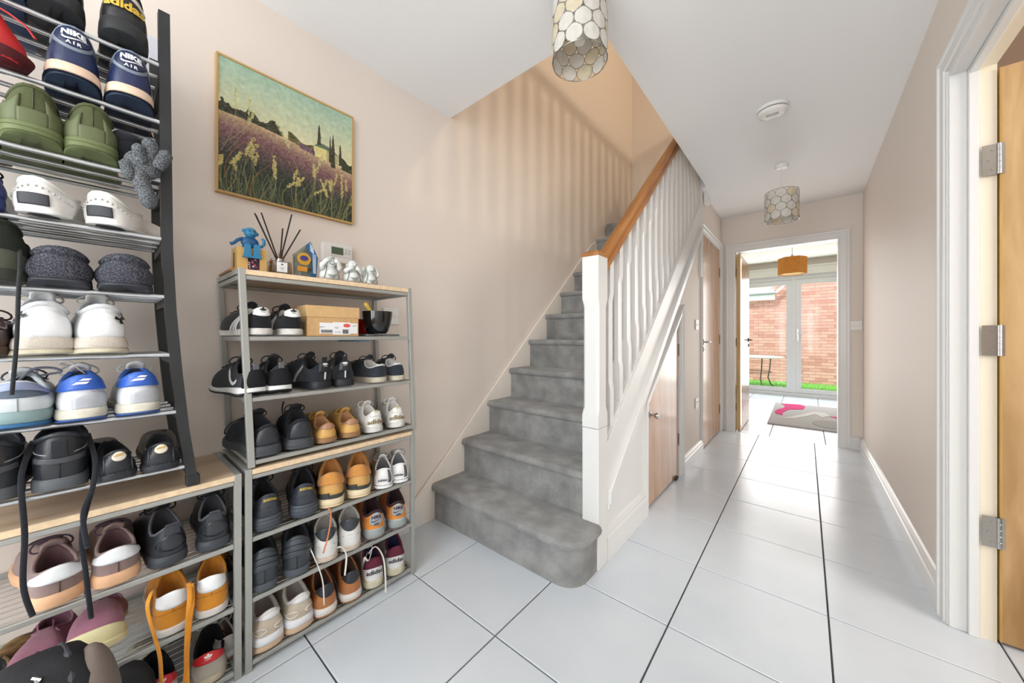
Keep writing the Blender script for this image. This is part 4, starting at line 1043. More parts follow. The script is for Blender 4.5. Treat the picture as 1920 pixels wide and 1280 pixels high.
sp = dict(upper=((206, 192, 172), 'suede'), sole=((228, 230, 234), 'rubber'), outsole=((206, 178, 148), 'rubber'), osf=.45, laces=None, lining=((176, 166, 160), 'mesh'), collar_c=((214, 208, 204), 'mesh'), cr=.006, g=dict(hc=.100, ha=.07, hw=.040, sh=.046, sf=.036, ht=.115, L=.275, flare=.006, waist=1),
     feats=[('patch', 'heel_tab', ((222, 222, 222), 'leather'), -.15, .15, cosb(.92, -.20), 1.05, .0022)]+[('seam', ((238, 232, 222), 'leather'), [(s_*v, .30+.14*math.sin((v-.02)*16)) for v in (.03, .06, .09, .12, .15, .18, .22, .26)], .0016) for s_ in (1, -1)]+[('seam', ((238, 232, 222), 'leather'), [(s_*v, .30-.14*math.sin((v-.02)*16)) for v in (.03, .06, .09, .12, .15, .18, .22, .26)], .0016) for s_ in (1, -1)])
pair('trainer', sp, SH_RL[0], [(.362, -12, 'behind the rack post'), (.455, -14, 'next to the brown pair')], G2, 'beige chunky trainer with looping heel seams,')
sp = dict(upper=((186, 122, 74), 'leather'), sole=((224, 220, 214), 'rubber'), outsole=((186, 126, 84), 'rubber'), osf=.16, laces=None, lining=((70, 50, 40), 'suede'), collar_c=((176, 110, 64), 'leather'), g=dict(hc=.102, ha=.072, hw=.038, sh=.032, ht=.112),
     bands=[(.5, .56, ((190, 186, 180), 'rubber'), .0012)], feats=[('patch', 'heel_tab', ((46, 48, 54), 'leather'), -.17, .17, lambda t: .92-.40*math.sin(PI*t)**1.3, 1.07, .0024)])
pair('sneaker', sp, SH_RL[0], [(.537, -8, 'beside the beige pair'), (.630, -6, 'next to the burgundy pair')], G2, 'brown leather sneaker with black heel top and white sole,')
sp = dict(upper=((234, 234, 234), 'leather'), sole=((218, 210, 184), 'dirty'), laces=(214, 208, 198), lining=((52, 54, 84), 'mesh'), collar_c=((104, 44, 60), 'mesh'), cr=.005, bow=0, g=dict(hc=.110, ha=.084, hw=.037, sh=.032, ht=.125),
     feats=[('patch', 'collar_panel', ((106, 46, 62), 'mesh'), -.22, .22, .62, 1.0, .0026), ('text', 'heel_lettering', 'adidas', .0235, (K, 'print'), .0, -.012, .0005)])
pair('trainer', sp, SH_RL[0], [(.722, -4, 'with a lace hanging to the floor'), (.820, -2, 'nearest the stairs')], G2, 'white trainer with burgundy collar and black lettering,')
# ---- low rack under the black one
sp = dict(upper=((150, 128, 124), 'suede'), sole=((222, 176, 138), 'rubber'), laces=(92, 72, 90), lining=((96, 70, 74), 'suede'), g=dict(hc=.086, ha=.070, hw=.041, sh=.034, sf=.028, ht=.10, ow=.6),
     feats=[('patch', 'heel_tab', ((232, 236, 240), 'leather'), -.24, .24, cosb(.62, -.12), cosb(.80, .24), .0030), ('seam', ((90, 72, 68), 'leather'), [(0, q) for q in (0, .15, .3, .45, .55)], .0012)])
pair('sneaker', sp, SH_LL[2], [(-.062, -6, 'behind a hanging black lace'), (.030, -4, 'next to the black leather pair')], G3, 'mauve suede sneaker with white heel patch,')
sp = dict(upper=((46, 49, 54), 'leather'), sole=((60, 64, 70), 'rubber'), laces=K, lining=((60, 62, 66), 'mesh'), collar_c=((96, 98, 104), 'mesh'), cr=.0035, g=dict(hc=.104, ha=.078, hw=.038, sh=.032, ht=.122, ow=.62),
     feats=[('patch', 'heel_counter', ((40, 43, 48), 'patent'), -.13, .13, cosb(.40, -.22), cosb(.50, .26), .0024), ('loop', ((60, 62, 68), 'suede'), .004, .024), ('patch', 'heel_tab', ((62, 65, 72), 'suede'), -.06, .06, .72, 1.0, .004)])
pair('trainer', sp, SH_LL[2], [(.128, -10, 'the nearer to the mauve pair'), (.220, -2, 'beside the rack post')], G3, 'black leather trainer with glossy rounded heel counter,')
sp = dict(upper=((150, 102, 120), 'suede'), sole=((214, 204, 158), 'rubber'), laces=None, lining=((96, 60, 76), 'suede'), collar=1, cr=.0022, g=dict(hc=.074, ha=.066, hw=.041, sh=.014, sf=.018, ht=.096, L=.255, bulge=.010, ow=.60, toe=.075, ox1=.46, springs=.004),
     feats=[('patch', 'toe_bumper', ((216, 206, 160), 'rubber'), .62, 1.38, .0, lambda t: .02+.16*math.sin(PI*t), .0030), ('patch', 'ear', ((150, 98, 120), 'suede'), .66, .72, .94, 1.20, .002), ('patch', 'ear', ((150, 98, 120), 'suede'), -.72, -.66, .94, 1.20, .002), ('seam', ((206, 160, 180), 'leather'), [(-.62-.03*math.cos(a), .84+.09*math.sin(a)) for a in [2*PI*i/12 for i in range(13)]], .0011), ('seam', ((206, 160, 180), 'leather'), [(.62+.03*math.cos(a), .84+.09*math.sin(a)) for a in [2*PI*i/12 for i in range(13)]], .0011)])
pair('slipper', sp, SH_LL[1], [(-.075, 190, 'partly covered by the black bag', dict(x=-1.605)), (.012, 184, 'toe cap tipped up toward the room', dict(x=-1.580, pitch=-12))], G3, 'dusty pink suede slipper,')
sp = dict(upper=((222, 148, 48), 'suede'), sole=((236, 232, 226), 'dirty'), laces=None, lining=((206, 136, 52), 'suede'), g=dict(hc=.118, ha=.096, hw=.037, sh=.024, ht=.13, ow=.66),
     feats=[('patch', 'heel_tab', ((238, 240, 242), 'leather'), -.19, .19, lambda t: .92-.34*math.sin(PI*t)**.5, 1.05, .0026), ('seam', ((190, 120, 34), 'suede'), [(v, .44+.03*math.cos(v*8)) for v in (-.34, -.25, -.15, -.07, 0.0001, .07, .15, .25, .34)], .0014), ('seam', ((190, 120, 34), 'suede'), [(0, q) for q in (.44, .5, .57, .64)], .0012)])
pair('sneaker', sp, SH_LL[1], [(.130, -2, 'its wide laces hanging down both sides'), (.212, 4, 'next to the rack post')], G3, 'mustard suede sneaker with white heel patch,')
sp = dict(upper=((188, 182, 168), 'suede'), sole=((214, 202, 176), 'dirty'), laces=(196, 190, 182), lining=((28, 28, 34), 'mesh'), collar_c=((30, 30, 38), 'mesh'), g=dict(hc=.098, ha=.070, hw=.039, sh=.022, ht=.112, ow=.64),
     feats=[('patch', 'heel_tab', ((206, 44, 48), 'leather'), -.20, .20, cosb(.80, -.14), 1.04, .0026), ('logo', 'emblem', trefoil(.011), ((236, 226, 220), 'print'), .0, .022, .005)], stripes=stripes((150, 40, 44), 3, .42, .05))
pair('sneaker', sp, SH_LL[0], [(.108, -8, 'with yellow laces trailing over it'), (.205, 4, 'beside the rack post')], G3, 'worn grey sneaker with red heel tab,')
sp = dict(upper=((206, 204, 200), 'mesh'), sole=((222, 224, 228), 'rubber'), outsole=((146, 104, 92), 'rubber'), laces=(222, 220, 216), lining=((120, 110, 104), 'mesh'), g=dict(hc=.09, hw=.037, sh=.034))
put(make_shoe('trainer', sp), .262, SH_LL[0], 'small grey and white running trainer behind the rack leg', None, 0, x=-1.40, s=.8)
sp = dict(upper=((60, 48, 34), 'camo'), sole=((30, 30, 30), 'rubber'), laces=None, lining=(K, 'suede'), g=dict(hc=.085, hw=.038, bulge=.010, sh=.012, sf=.012, L=.25))
put(make_shoe('shoe', sp), -.182, SH_LL[1], 'dark camouflage patterned soft shoe on the low rack at the picture edge', None, 18)
sp = dict(upper=((52, 54, 58), 'leather'), sole=((60, 62, 66), 'rubber'), laces=K, lining=(K, 'suede'), g=dict(hc=.10, hw=.038))
put(make_shoe('shoe', sp), .264, SH_LL[1], 'small black shoe squeezed behind the rack leg beside the mustard sneakers', None, 0, x=-1.40, s=.8)
# ---- tall black rack
BXH = -1.302; kb = lambda **k: dict(dict(x=BXH), **k)
sp = dict(upper=((40, 43, 48), 'leather'), sole=((84, 88, 92), 'rubber'), laces=K, lining=((44, 46, 50), 'mesh'), cr=.006, g=dict(hc=.128, ha=.108, hw=.041, sh=.036, sf=.028, ht=.138, ow=.72, L=.30, undercut=.008),
     feats=[('patch', 'heel_band', ((66, 68, 74), 'leather'), -.16, .16, lambda t: .44-.10*math.sin(PI*t), lambda t: .56-.10*math.sin(PI*t), .0040), ('patch', 'heel_tab', ((40, 42, 46), 'suede'), -.035, .035, .48, .86, .0030), ('seam', ((150, 152, 158), 'leather'), [(s_*v, .50+(v-.12)*2.2) for v in (.14, .18, .22, .26, .30)], .0016) if 0 else ('seam', ((150, 152, 158), 'leather'), [(v, .48+abs(v)*1.1) for v in (-.34, -.26, -.18, -.1, 0.0001, .1, .18, .26, .34)], .0013), ('seam', ((22, 24, 26), 'leather'), [(0, q) for q in (0, .1, .2, .34)], .0012),
            ('seam', ((26, 28, 32), 'leather'), [(v, .68) for v in (-.22, -.1, 0.0001, .1, .22)], .0012), ('seam', ((26, 28, 32), 'leather'), [(v, .63) for v in (-.22, -.1, 0.0001, .1, .22)], .0012)])
hp = pair('high_top', sp, SH_B[0], [(-.152, 0, 'cut by the picture edge', kb()), (-.060, 0, 'with its laces hanging down', kb())], G4, 'black leather high-top trainer,')
for t_ in hp[1:]:
    obj('inner_label', MB().box(.098, .1, -.016, .012, .10, .120), mat('label_white', (214, 214, 212), .6), t_)
sp = dict(upper=((38, 41, 46), 'leather'), sole=((44, 47, 52), 'rubber'), laces=None, lining=(K, 'suede'), g=dict(hc=.082, ha=.060, hw=.037, sh=.022, ht=.088, ow=.56),
     feats=[('patch', 'heel_badge', ((222, 214, 196), 'leather'), -.052, .052, lambda t: .76-.21*math.sin(PI*t)**.6, lambda t: .76+.20*math.sin(PI*t)**.6, .0034), ('logo', 'emblem', [[(-.009, -.002), (-.003, .001), (.004, .0005), (.009, .005), (.008, .001), (.004, -.003), (-.002, -.003), (-.006, -.005)]], ((196, 160, 84), 'print'), 0, .0155, .0052),
            ('seam', ((88, 92, 96), 'leather'), [(.11, .08), (.10, .4), (.125, .7), (.16, .95)], .0011), ('seam', ((88, 92, 96), 'leather'), [(-.11, .08), (-.10, .4), (-.125, .7), (-.16, .95)], .0011), ('text', 'heel_lettering', 'PUMA', .013, ((84, 88, 94), 'rubber'), 0, -.034, .0008)])
pair('trainer', sp, SH_B[0], [(.030, -8, 'standing nearer the high-top', kb()), (.104, 2, 'beside the black rack post', kb())], G4, 'black leather trainer with round cream heel badge,')
sp = dict(upper=((206, 212, 216), 'leather'), sole=((128, 152, 152), 'rubber'), outsole=((44, 96, 140), 'rubber'), osf=.30, laces=(80, 84, 96), lining=(K, 'suede'), cr=.006, g=dict(hc=.090, hw=.044, sh=.040, sf=.03, L=.29, bulge=.012, waist=1),
     feats=[('patch', 'heel_collar', ((140, 150, 180), 'leather'), -.25, .25, cosb(.80, -.06), 1.0, .0036), ('patch', 'heel_mesh', ((96, 106, 120), 'mesh'), -.20, .20, cosb(.72, -.24), .76, .0020), ('seam', ((170, 176, 180), 'leather'), [(0, q) for q in (0, .15, .3, .45)], .0011)])
put(make_shoe('trainer', sp), -.116, SH_B[1], 'grey and pale blue walking trainer with blue sole and curled laces', G4, 0, x=BXH)
sp = dict(upper=((222, 224, 228), 'leather'), sole=((232, 228, 212), 'dirty'), outsole=((54, 92, 158), 'rubber'), osf=.20, laces=(228, 228, 226), lining=((60, 66, 84), 'mesh'), collar_c=((60, 104, 190), 'leather'), cr=.0055, g=dict(hc=.104, ha=.085, hw=.039, sh=.032, ht=.112, flare=.002),
     feats=[('patch', 'heel_panel', ((52, 98, 190), 'leather'), -.30, .30, cosb(.74, -.16), 1.02, .0030), ('patch', 'grey_panel', ((186, 190, 196), 'leather'), -.30, .06, .03, lambda t: .34+.22*math.sin(PI*t), .0022), ('logo', 'emblem', [[(-.016, -.004), (.004, -.004), (.009, .001), (-.009, .001)], [(-.006, .0035), (.008, .0035), (.013, .008), (.0, .008)]], ((240, 240, 240), 'print'), 0, .020, .006)])
pair('tennis_shoe', sp, SH_B[1], [(-.026, -4, 'with a looped white lace', kb()), (.066, -2, 'by the black rack post', kb())], G4, 'white tennis shoe with bright blue heel bars,')
sp = dict(upper=((64, 44, 40), 'leather'), sole=((78, 58, 46), 'rubber'), laces=(50, 36, 34), lining=((40, 30, 30), 'suede'), g=dict(hc=.078, hw=.037, sh=.022))
put(make_shoe('shoe', sp), -.166, SH_B[2], 'dark brown leather lace-up shoe at the picture edge', G4, 0, x=BXH)
sp = dict(upper=((230, 232, 234), 'leather'), sole=((214, 204, 192), 'mesh'), outsole=((226, 218, 190), 'dirty'), osf=.32, laces=(236, 236, 236), lining=((196, 198, 202), 'mesh'), collar_c=((220, 222, 226), 'mesh'), cr=.006, g=dict(hc=.104, ha=.086, hw=.042, sh=.042, sf=.034, ht=.122, L=.29, flare=.008, waist=1),
     feats=[('patch', 'heel_counter', ((240, 242, 244), 'leather'), -.17, .17, .04, cosb(.66, .14), .0022), ('seam', ((150, 152, 156), 'leather'), [(0, q) for q in (.45, .55, .65)], .0012)])
UA = [[(-.003, .0), (-.0095, .0095), (-.002, .0125), (.006, .0105), (.0015, .003), (.0015, -.003), (.006, -.0105), (-.002, -.0125), (-.0095, -.0095)]]
UA = [[(p[1]*.9, p[0]*1.1) for p in UA[0]]]
def arc_mark(up):
    o_, i_ = [], []
    for k in range(9):
        a_ = PI+PI*k/8; wd = .0016+.0034*abs(math.cos(a_))**4
        o_.append((.0105*math.cos(a_)*1.0-(wd if a_ < 1.5*PI else -wd)*.9, up*(.0125*math.sin(a_)+.0090-wd*.3))); i_.append((.0105*math.cos(a_)+(wd if a_ < 1.5*PI else -wd)*.6, up*(.0125*math.sin(a_)+.0090+.0026)))
    return o_+i_[::-1]
UAL = [[(p[0]*.75-p[1]*.65, p[0]*.65+p[1]*.75) for p in arc_mark(u_)] for u_ in (1, -1)]
sp2 = dict(sp); sp2['nf'] = len(sp['feats']); sp2['each'] = [('logo', 'emblem', [[(a-.040, b+.006) for a, b in p_] for p_ in UAL], (K, 'print'), 0, 0, .0060), ('logo', 'emblem', [[(a+.032, b+.008) for a, b in p_] for p_ in UAL], (K, 'print'), 0, 0, .0060)]
pair('trainer', sp2, SH_B[2], [(-.079, -6, 'with its sole rubber yellowed', kb()), (.005, -6, 'with a muddy patch at the toe side', kb())], G4, 'white running trainer with small black emblem,')
sp = dict(upper=((40, 44, 38), 'mesh'), sole=((46, 50, 42), 'rubber'), laces=(34, 36, 38), lining=(K, 'suede'), g=dict(hc=.13, ha=.11, hw=.044, sh=.03, ht=.14, bulge=.010),
     feats=[('patch', 'heel_counter', ((74, 78, 66), 'rubber'), -.2, .2, 0, cosb(.2, .2), .0024)])
put(make_shoe('walking_boot', sp), -.140, SH_B[3], 'dark green walking boot with a long lace hanging down the rack', G4, -10, x=BXH)
sp = dict(upper=((40, 41, 46), 'fuzzy'), sole=((62, 64, 70), 'rubber'), laces=None, lining=((40, 41, 46), 'fuzzy'), cr=.010, g=dict(hc=.092, ha=.080, hw=.046, sh=.018, sf=.014, ht=.090, bulge=.018, L=.26, ow=.62, undercut=.012))
pair('slipper', sp, SH_B[3], [(-.062, 0, 'beside the walking boot', kb()), (.040, 2, 'beside the black rack post', kb())], G4, 'fuzzy dark grey slipper,')
sp = dict(upper=((200, 206, 214), 'leather'), sole=((40, 62, 120), 'rubber'), laces=K, lining=((40, 50, 90), 'mesh'), collar_c=((38, 50, 100), 'mesh'), cr=.007, g=dict(hc=.12, hw=.042, sh=.03), feats=[('patch', 'heel_panel', ((34, 48, 104), 'leather'), -.25, .0, .0, 1.0, .003)])
put(make_shoe('trainer', sp), -.178, SH_B[4], 'navy and white trainer mostly outside the picture edge', G4, 0, x=BXH)
sp = dict(upper=((232, 230, 226), 'leather'), sole=((236, 234, 230), 'leather'), laces=None, lining=((170, 130, 78), 'suede'), grow=-.002, g=dict(hc=.096, ha=.070, hw=.042, sh=.010, sf=.010, ht=.074, L=.28, ow=.74, bulge=.008, ox1=.52, undercut=.002, toe=.036),
     feats=[('patch', 'rubber_pad', ((60, 62, 66), 'rubber'), -.070, .070, .16, .50, .0030)]+[('seam', ((206, 204, 200), 'leather'), [(v-.006, .74-abs(v)*1.2), (v+.006, .745-abs(v)*1.2)], .0026) for v in (-.22, -.19, -.16, -.13, -.10, -.07, -.04, -.01, .02, .05, .08, .11, .14, .17, .20)])
lf = pair('loafer', sp, SH_B[4], [(-.094, 16, 'nearer the picture edge', kb(pitch=-6)), (.000, 24, 'with its long side showing', kb(pitch=-3, x=-1.310))], G4, 'white leather driving loafer with dark rubber pad on the heel,')
for t_ in lf:
    vs = MB(); vs.tube([(.012, 0, .004), (.03, 0, .002), (.065, 0, .001)], [.020, .026, .020], 12, flat=.12); obj('rubber_pad', vs, sm_((52, 54, 58), 'rubber'), t_, True)
sp = dict(upper=((88, 94, 64), 'mesh'), sole=((106, 116, 76), 'rubber'), outsole=((96, 106, 70), 'rubber'), osf=.25, laces=(92, 100, 70), lining=((70, 76, 54), 'mesh'), cr=.004, g=dict(hc=.110, ha=.086, hw=.044, sh=.040, sf=.03, ht=.118, waist=1, undercut=.012),
     bands=[(.62, .70, ((104, 116, 76), 'rubber'), .0014)], feats=[('patch', 'heel_counter', ((96, 104, 72), 'rubber'), -.30, -.06, 0, lambda t: .62+.14*math.sin(t*7), .0026), ('patch', 'heel_counter', ((96, 104, 72), 'rubber'), .06, .30, 0, lambda t: .62+.14*math.sin((1-t)*7), .0026), ('patch', 'heel_counter', ((96, 104, 72), 'rubber'), -.065, .065, 0, .36, .0026), ('seam', ((70, 76, 52), 'leather'), [(0, q) for q in (.38, .55, .75, .95)], .0012)])
pair('trainer', sp, SH_B[5], [(-.096, -4, 'nearer the picture edge', kb()), (-.012, -2, 'beside the dark pouch', kb())], G4, 'olive green chunky trainer,')
sp = dict(upper=((34, 46, 84), 'leather'), sole=((232, 204, 180), 'rubber'), outsole=((34, 46, 66), 'rubber'), osf=.38, laces=None, lining=((50, 60, 90), 'mesh'), collar_c=((128, 140, 156), 'leather'), cr=.005, g=dict(hc=.112, ha=.086, hw=.041, sh=.046, sf=.034, ht=.12, waist=1, undercut=.012, flare=.002),
     bands=[(.28, .32, ((20, 30, 46), 'rubber'), .001), (.16, .20, ((20, 30, 46), 'rubber'), .0008)],
     feats=[('patch', 'grey_trim', ((132, 142, 156), 'leather'), -.155, .155, lambda t: .76-.40*math.sin(PI*t)**.7, 1.02, .0026), ('patch', 'heel_oval', ((30, 40, 74), 'leather'), -.13, .13, lambda t: .80-.36*math.sin(PI*t)**.7, .98, .0040), ('text', 'heel_lettering', 'NIKE', .0165, ((236, 238, 240), 'print'), 0, .020, .0009, .0056), ('logo', 'emblem', swoosh(.38), ((236, 238, 240), 'print'), .002, .008, .0058), ('text', 'heel_lettering', 'A I R', .010, ((236, 238, 240), 'print'), 0, -.002, .0003, .0058)])
pair('trainer', sp, SH_B[6], [(-.040, -2, 'between the red bag and its partner', kb()), (.050, 0, 'beside the black rack post', kb())], G4, 'navy trainer with white heel lettering,')
sp = dict(upper=((34, 34, 36), 'leather'), sole=((40, 42, 44), 'rubber'), laces=(60, 30, 32), lining=(K, 'suede'), g=dict(hc=.118, ha=.095, hw=.042, sh=.050, sf=.036, ht=.125, waist=1, undercut=.014),
     feats=[('patch', 'heel_strip', ((206, 196, 182), 'leather'), -.17, .17, lambda t: .52+.12*math.sin(PI*t), lambda t: .60+.14*math.sin(PI*t), .0030), ('text', 'heel_lettering', 'adidas', .0270, ((214, 176, 62), 'print'), 0, -.016, .0010, .0045)])
pair('trainer', sp, SH_B[7], [(-.062, -6, 'cut by the top of the picture', kb()), (.040, 0, 'beside the black rack post', kb())], G4, 'black trainer with gold lettering on the top tier,')
sp = dict(upper=((150, 160, 160), 'mesh'), sole=((44, 62, 92), 'rubber'), laces=None, lining=(K, 'suede'), g=dict(hc=.10, hw=.042))
put(make_shoe('trainer', sp), -.150, SH_B[7], 'grey trainer with navy sole in the top corner of the picture', G4, 0, x=BXH)

def hang(shoe, pts, r, rgb, flat=.3, name='lace', sub=6):
    """a lace hanging in the world, parented to its shoe"""
    P_ = [Vector(p) for p in pts]; out = []
    for i in range(len(P_)-1):
        p0 = P_[max(0, i-1)]; p1 = P_[i]; p2 = P_[i+1]; p3 = P_[min(len(P_)-1, i+2)]
        for k in range(sub):
            t = k/sub
            out.append(.5*((2*p1)+(-p0+p2)*t+(2*p0-5*p1+4*p2-p3)*t*t+(-p0+3*p1-3*p2+p3)*t**3))
    out.append(P_[-1])
    M = (Matrix.Translation(shoe.location) @ shoe.rotation_euler.to_matrix().to_4x4() @ Matrix.Diagonal((*shoe.scale, 1))).inverted()
    out = [M @ p for p in out]
    return obj(name, MB().tube(out, r, 8, flat=flat, up=(1, 0, 0)), sm_(rgb, 'suede'), shoe, 'all')
def by_label(txt): return [o for o in COL.objects if txt in str(o.get('label', ''))][0]
ht = by_label('high-top trainer, with its laces')
hang(ht, [(-1.36, -.10, .82), (-1.315, -.108, .78), (-1.30, -.111, .74), (-1.296, -.106, .63), (-1.298, -.108, .52), (-1.30, -.096, .445)], .0050, (34, 36, 42), .40)
hang(ht, [(-1.36, -.02, .82), (-1.31, -.008, .76), (-1.30, -.012, .70), (-1.292, -.026, .645), (-1.298, -.020, .56)], .0050, (34, 36, 42), .40)
hang(ht, [(-1.30, -.012, .70), (-1.298, -.028, .60), (-1.30, -.022, .50), (-1.30, -.014, .389)], .0048, (30, 32, 38), .40)
wb = by_label('walking boot with a long lace')
hang(wb, [(-1.34, -.12, 1.27), (-1.30, -.112, 1.23), (-1.285, -.113, 1.15), (-1.283, -.115, 1.05), (-1.285, -.121, .937)], .0035, (44, 46, 48), .9)
ms = by_label('wide laces hanging down')
hang(ms, [(-1.40, .100, .35), (-1.345, .088, .37), (-1.322, .080, .345), (-1.318, .092, .27), (-1.315, .103, .20), (-1.312, .105, .10)], .0055, (226, 150, 52), .3)
hang(ms, [(-1.36, .165, .35), (-1.325, .163, .33), (-1.318, .158, .27), (-1.315, .155, .18), (-1.312, .155, .094)], .0060, (226, 150, 52), .3)
hang(ms, [(-1.35, .170, .35), (-1.322, .168, .31), (-1.316, .160, .24), (-1.312, .151, .10)], .0050, (220, 142, 46), .3)
wl = by_label('with an orange lace')
hang(wl, [(-1.345, .541, .430), (-1.325, .543, .420), (-1.322, .540, .38), (-1.318, .528, .33), (-1.312, .512, .29)], .0028, (196, 124, 84), .5)
hang(wl, [(-1.40, .49, .30), (-1.345, .484, .30), (-1.325, .486, .285), (-1.320, .500, .24), (-1.320, .514, .18), (-1.318, .517, .10)], .0042, (226, 220, 210), .4)
hang(by_label('black heel top, beside the orange'), [(-1.36, .575, .26), (-1.33, .585, .27), (-1.322, .598, .235), (-1.322, .592, .165)], .0040, (226, 220, 210), .4)
al = by_label('burgundy collar and black lettering, with a lace')
hang(al, [(-1.40, .735, .15), (-1.345, .70, .19), (-1.322, .716, .215), (-1.318, .745, .16), (-1.315, .753, .08), (-1.312, .753, .014)], .0040, (222, 216, 206), .4)
hang(al, [(-1.40, .72, .16), (-1.335, .675, .17), (-1.322, .668, .195), (-1.330, .69, .17), (-1.36, .72, .20), (-1.40, .72, .18)], .0036, (222, 216, 206), .4)
tn = by_label('blue heel bars, with a looped')
hang(tn, [(-1.43, -.03, .965), (-1.41, -.05, .985), (-1.40, -.064, .995), (-1.39, -.050, 1.000), (-1.40, -.032, .975), (-1.42, -.02, .96)], .0032, (232, 230, 226), .5)
cl = by_label('curled laces')
hang(cl, [(-1.42, -.13, .945), (-1.40, -.115, .97), (-1.39, -.10, .985), (-1.39, -.075, .985), (-1.39, -.062, .975), (-1.40, -.08, .97), (-1.41, -.10, .965)], .003, (110, 114, 126), .6)
hang(cl, [(-1.42, -.12, .94), (-1.41, -.13, .965), (-1.40, -.115, .98), (-1.39, -.095, .97), (-1.39, -.08, .94)], .0026, (70, 72, 82), .6)
hang(by_label('dark grey pouch') if 0 else wb, [(-1.40, -.14, 1.29), (-1.37, -.11, 1.27), (-1.35, -.105, 1.245)], .003, (44, 46, 48), .9)
hang(by_label('bulky black trainer with ribbed sole and loose laces, next'), [(-1.46, .43, .785), (-1.45, .425, .80), (-1.45, .43, .825)], .0026, (28, 29, 32), .8)
hang(by_label('bulky black trainer with ribbed sole and loose laces, with'), [(-1.47, .36, .765), (-1.45, .31, .785), (-1.44, .27, .77), (-1.44, .262, .745), (-1.45, .30, .735)], .0026, (28, 29, 32), .8)

# ------------------------------------------------------------ other things on the racks
# cardboard shoe box
t = tag(empty('shoe_box', (-1.357, .569, SH_RU[2]+.001)), 'tan cardboard shoe box with a white label and a red sticker', 'box')
KR = mat('kraft_card', (206, 166, 116), .75, noise=.06, nscale=60); KR2 = mat('kraft_card_lid', (212, 174, 122), .7, noise=.05, nscale=50)
obj('base', MB().box(-.285, 0, -.093, .093, 0, .095), KR, t, False, .001)
obj('lid', MB().box(-.288, .003, -.096, .096, .070, .112), KR2, t, False, .0015)
lb_ = obj('label', MB().box(.0001, .0012, -.052, .088, .010, .050).box(.0001, .0016, -.006, .060, .006, .053), mat('label_paper', (238, 238, 240), .6), t); lb_['kind'] = 'stuff'
m = MB()
for i in range(18): m.box(.0012, .0022, -.048+i*.0023, -.0475+i*.0023+.0004*(i % 3), .013, .024)
for i in range(14): m.box(.0012, .0024, .030+i*.0016, .0303+i*.0016+.0004*(i % 3), .010, .026)
obj('barcode', m, mat('ink_black', (60, 60, 62), .6), lb_)['kind'] = 'stuff'
fx = lambda a, b, off=0: Vector((.0024, a, b))
o = obj('print', text_on('UK 9', .008, fx, 0, -.045, .034), MATS['ink_black'], lb_)
m = text_on('42.5', .008, fx, 0, .008, .032); m2 = text_on('29.99', .007, fx, 0, .075, .040); m.add(m2.v, m2.f); m3 = text_on('M 1204-7', .006, fx, 0, .014, .016); m.add(m3.v, m3.f)
obj('print', m, MATS['ink_black'], lb_)
obj('sticker', MB().lathe([(0, .0016), (.010, .0016), (.010, .0026), (0, .0026)], 20, (0, .046, .041), 0, 0).xf(lambda p: (p[0], .046+(p[1]-.046)*1.35, .041+(p[2]-.041)*.7)), mat('sticker_red', (226, 86, 76), .5), t)
# mug bowl
t = tag(empty('mortar_bowl', (-1.40, .765, 1.073)), 'glossy black bowl with a yellow handled pestle leaning in it', 'bowl')
GB = mat('glossy_black', (18, 18, 20), .08, spec=.7)
obj('bowl', MB().lathe([(0, 0), (.034, 0), (.044, .012), (.054, .04), (.060, .075), (.061, .094), (.058, .094), (.056, .075), (.046, .03), (0, .012)], 32), GB, t, True)
o = obj('pestle', MB().tube([(.0, .01, .03), (-.004, -.018, .075), (-.008, -.036, .108), (-.010, -.046, .124), (-.010, -.050, .130)], [.009, .009, .0095, .0105, .007], 12), mat('mustard_wood', (226, 190, 90), .4), t, True)
t = tag(empty('red_mug', (-1.455, .742, 1.064)), 'dark red mug hidden behind the black bowl', 'mug')
obj('cup', MB().lathe([(0, 0), (.030, 0), (.036, .02), (.040, .070), (.038, .070), (.034, .02), (0, .006)], 24), mat('dark_red_glaze', (120, 12, 20), .12), t, True)
obj('handle', MB().tube([(-.034, -.0, .06), (-.052, 0, .056), (-.056, 0, .038), (-.048, 0, .022), (-.033, 0, .018)], .0045, 8), MATS['dark_red_glaze'], t, True)
t = tag(empty('phone', (-1.392, .770, 1.0625)), 'flat dark grey phone under the black bowl', 'phone')
obj('case', MB().box(-.04, .04, -.075, .072, 0, .0085), mat('phone_grey', (96, 98, 100), .4), t, False, .002)
obj('button', MB().box(.0395, .0408, -.045, -.028, .003, .006).box(.0395, .0408, -.02, -.008, .003, .006), mat('phone_button', (50, 52, 54), .4), t)['kind'] = 'stuff'
t = tag(obj('folded_card', MB().box(-1.55, -1.352, .665, .705, 1.040, 1.046), mat('blue_card', (78, 112, 134), .6)), 'thin blue card clipped under the tier below the shoe box', 'card')
# top of the leaning rack
ZT = 1.277
t = tag(empty('tray', (-1.50, .425, ZT)), 'thin brown wooden board lying on the rack top under the ornaments', 'board')
obj('board', MB().box(-.115, .060, -.150, .150, 0, .0085), wood('brown_tray', (176, 126, 82), (150, 102, 62), 5, (1, 8, 1), .45), t, False, .001)
PINE = mat('pale_pine', (226, 184, 112), .5, noise=.07, nscale=14)
t = tag(empty('wooden_box', (-1.455, .337, ZT+.0087)), 'pale pine card box with a cut-out front on the rack top', 'box')
W2, D2, H2 = .042, .075, .078
m = MB().box(-D2, 0, -W2, -W2+.004, 0, H2).box(-D2, 0, W2-.004, W2, 0, H2).box(-D2, 0, -W2+.004, W2-.004, 0, .004).box(-D2, -D2+.004, -W2+.004, W2-.004, .004, H2).box(-D2+.004, -.004, -W2+.004, W2-.004, H2-.004, H2)
obj('case', m, PINE, t)['kind'] = 'stuff'
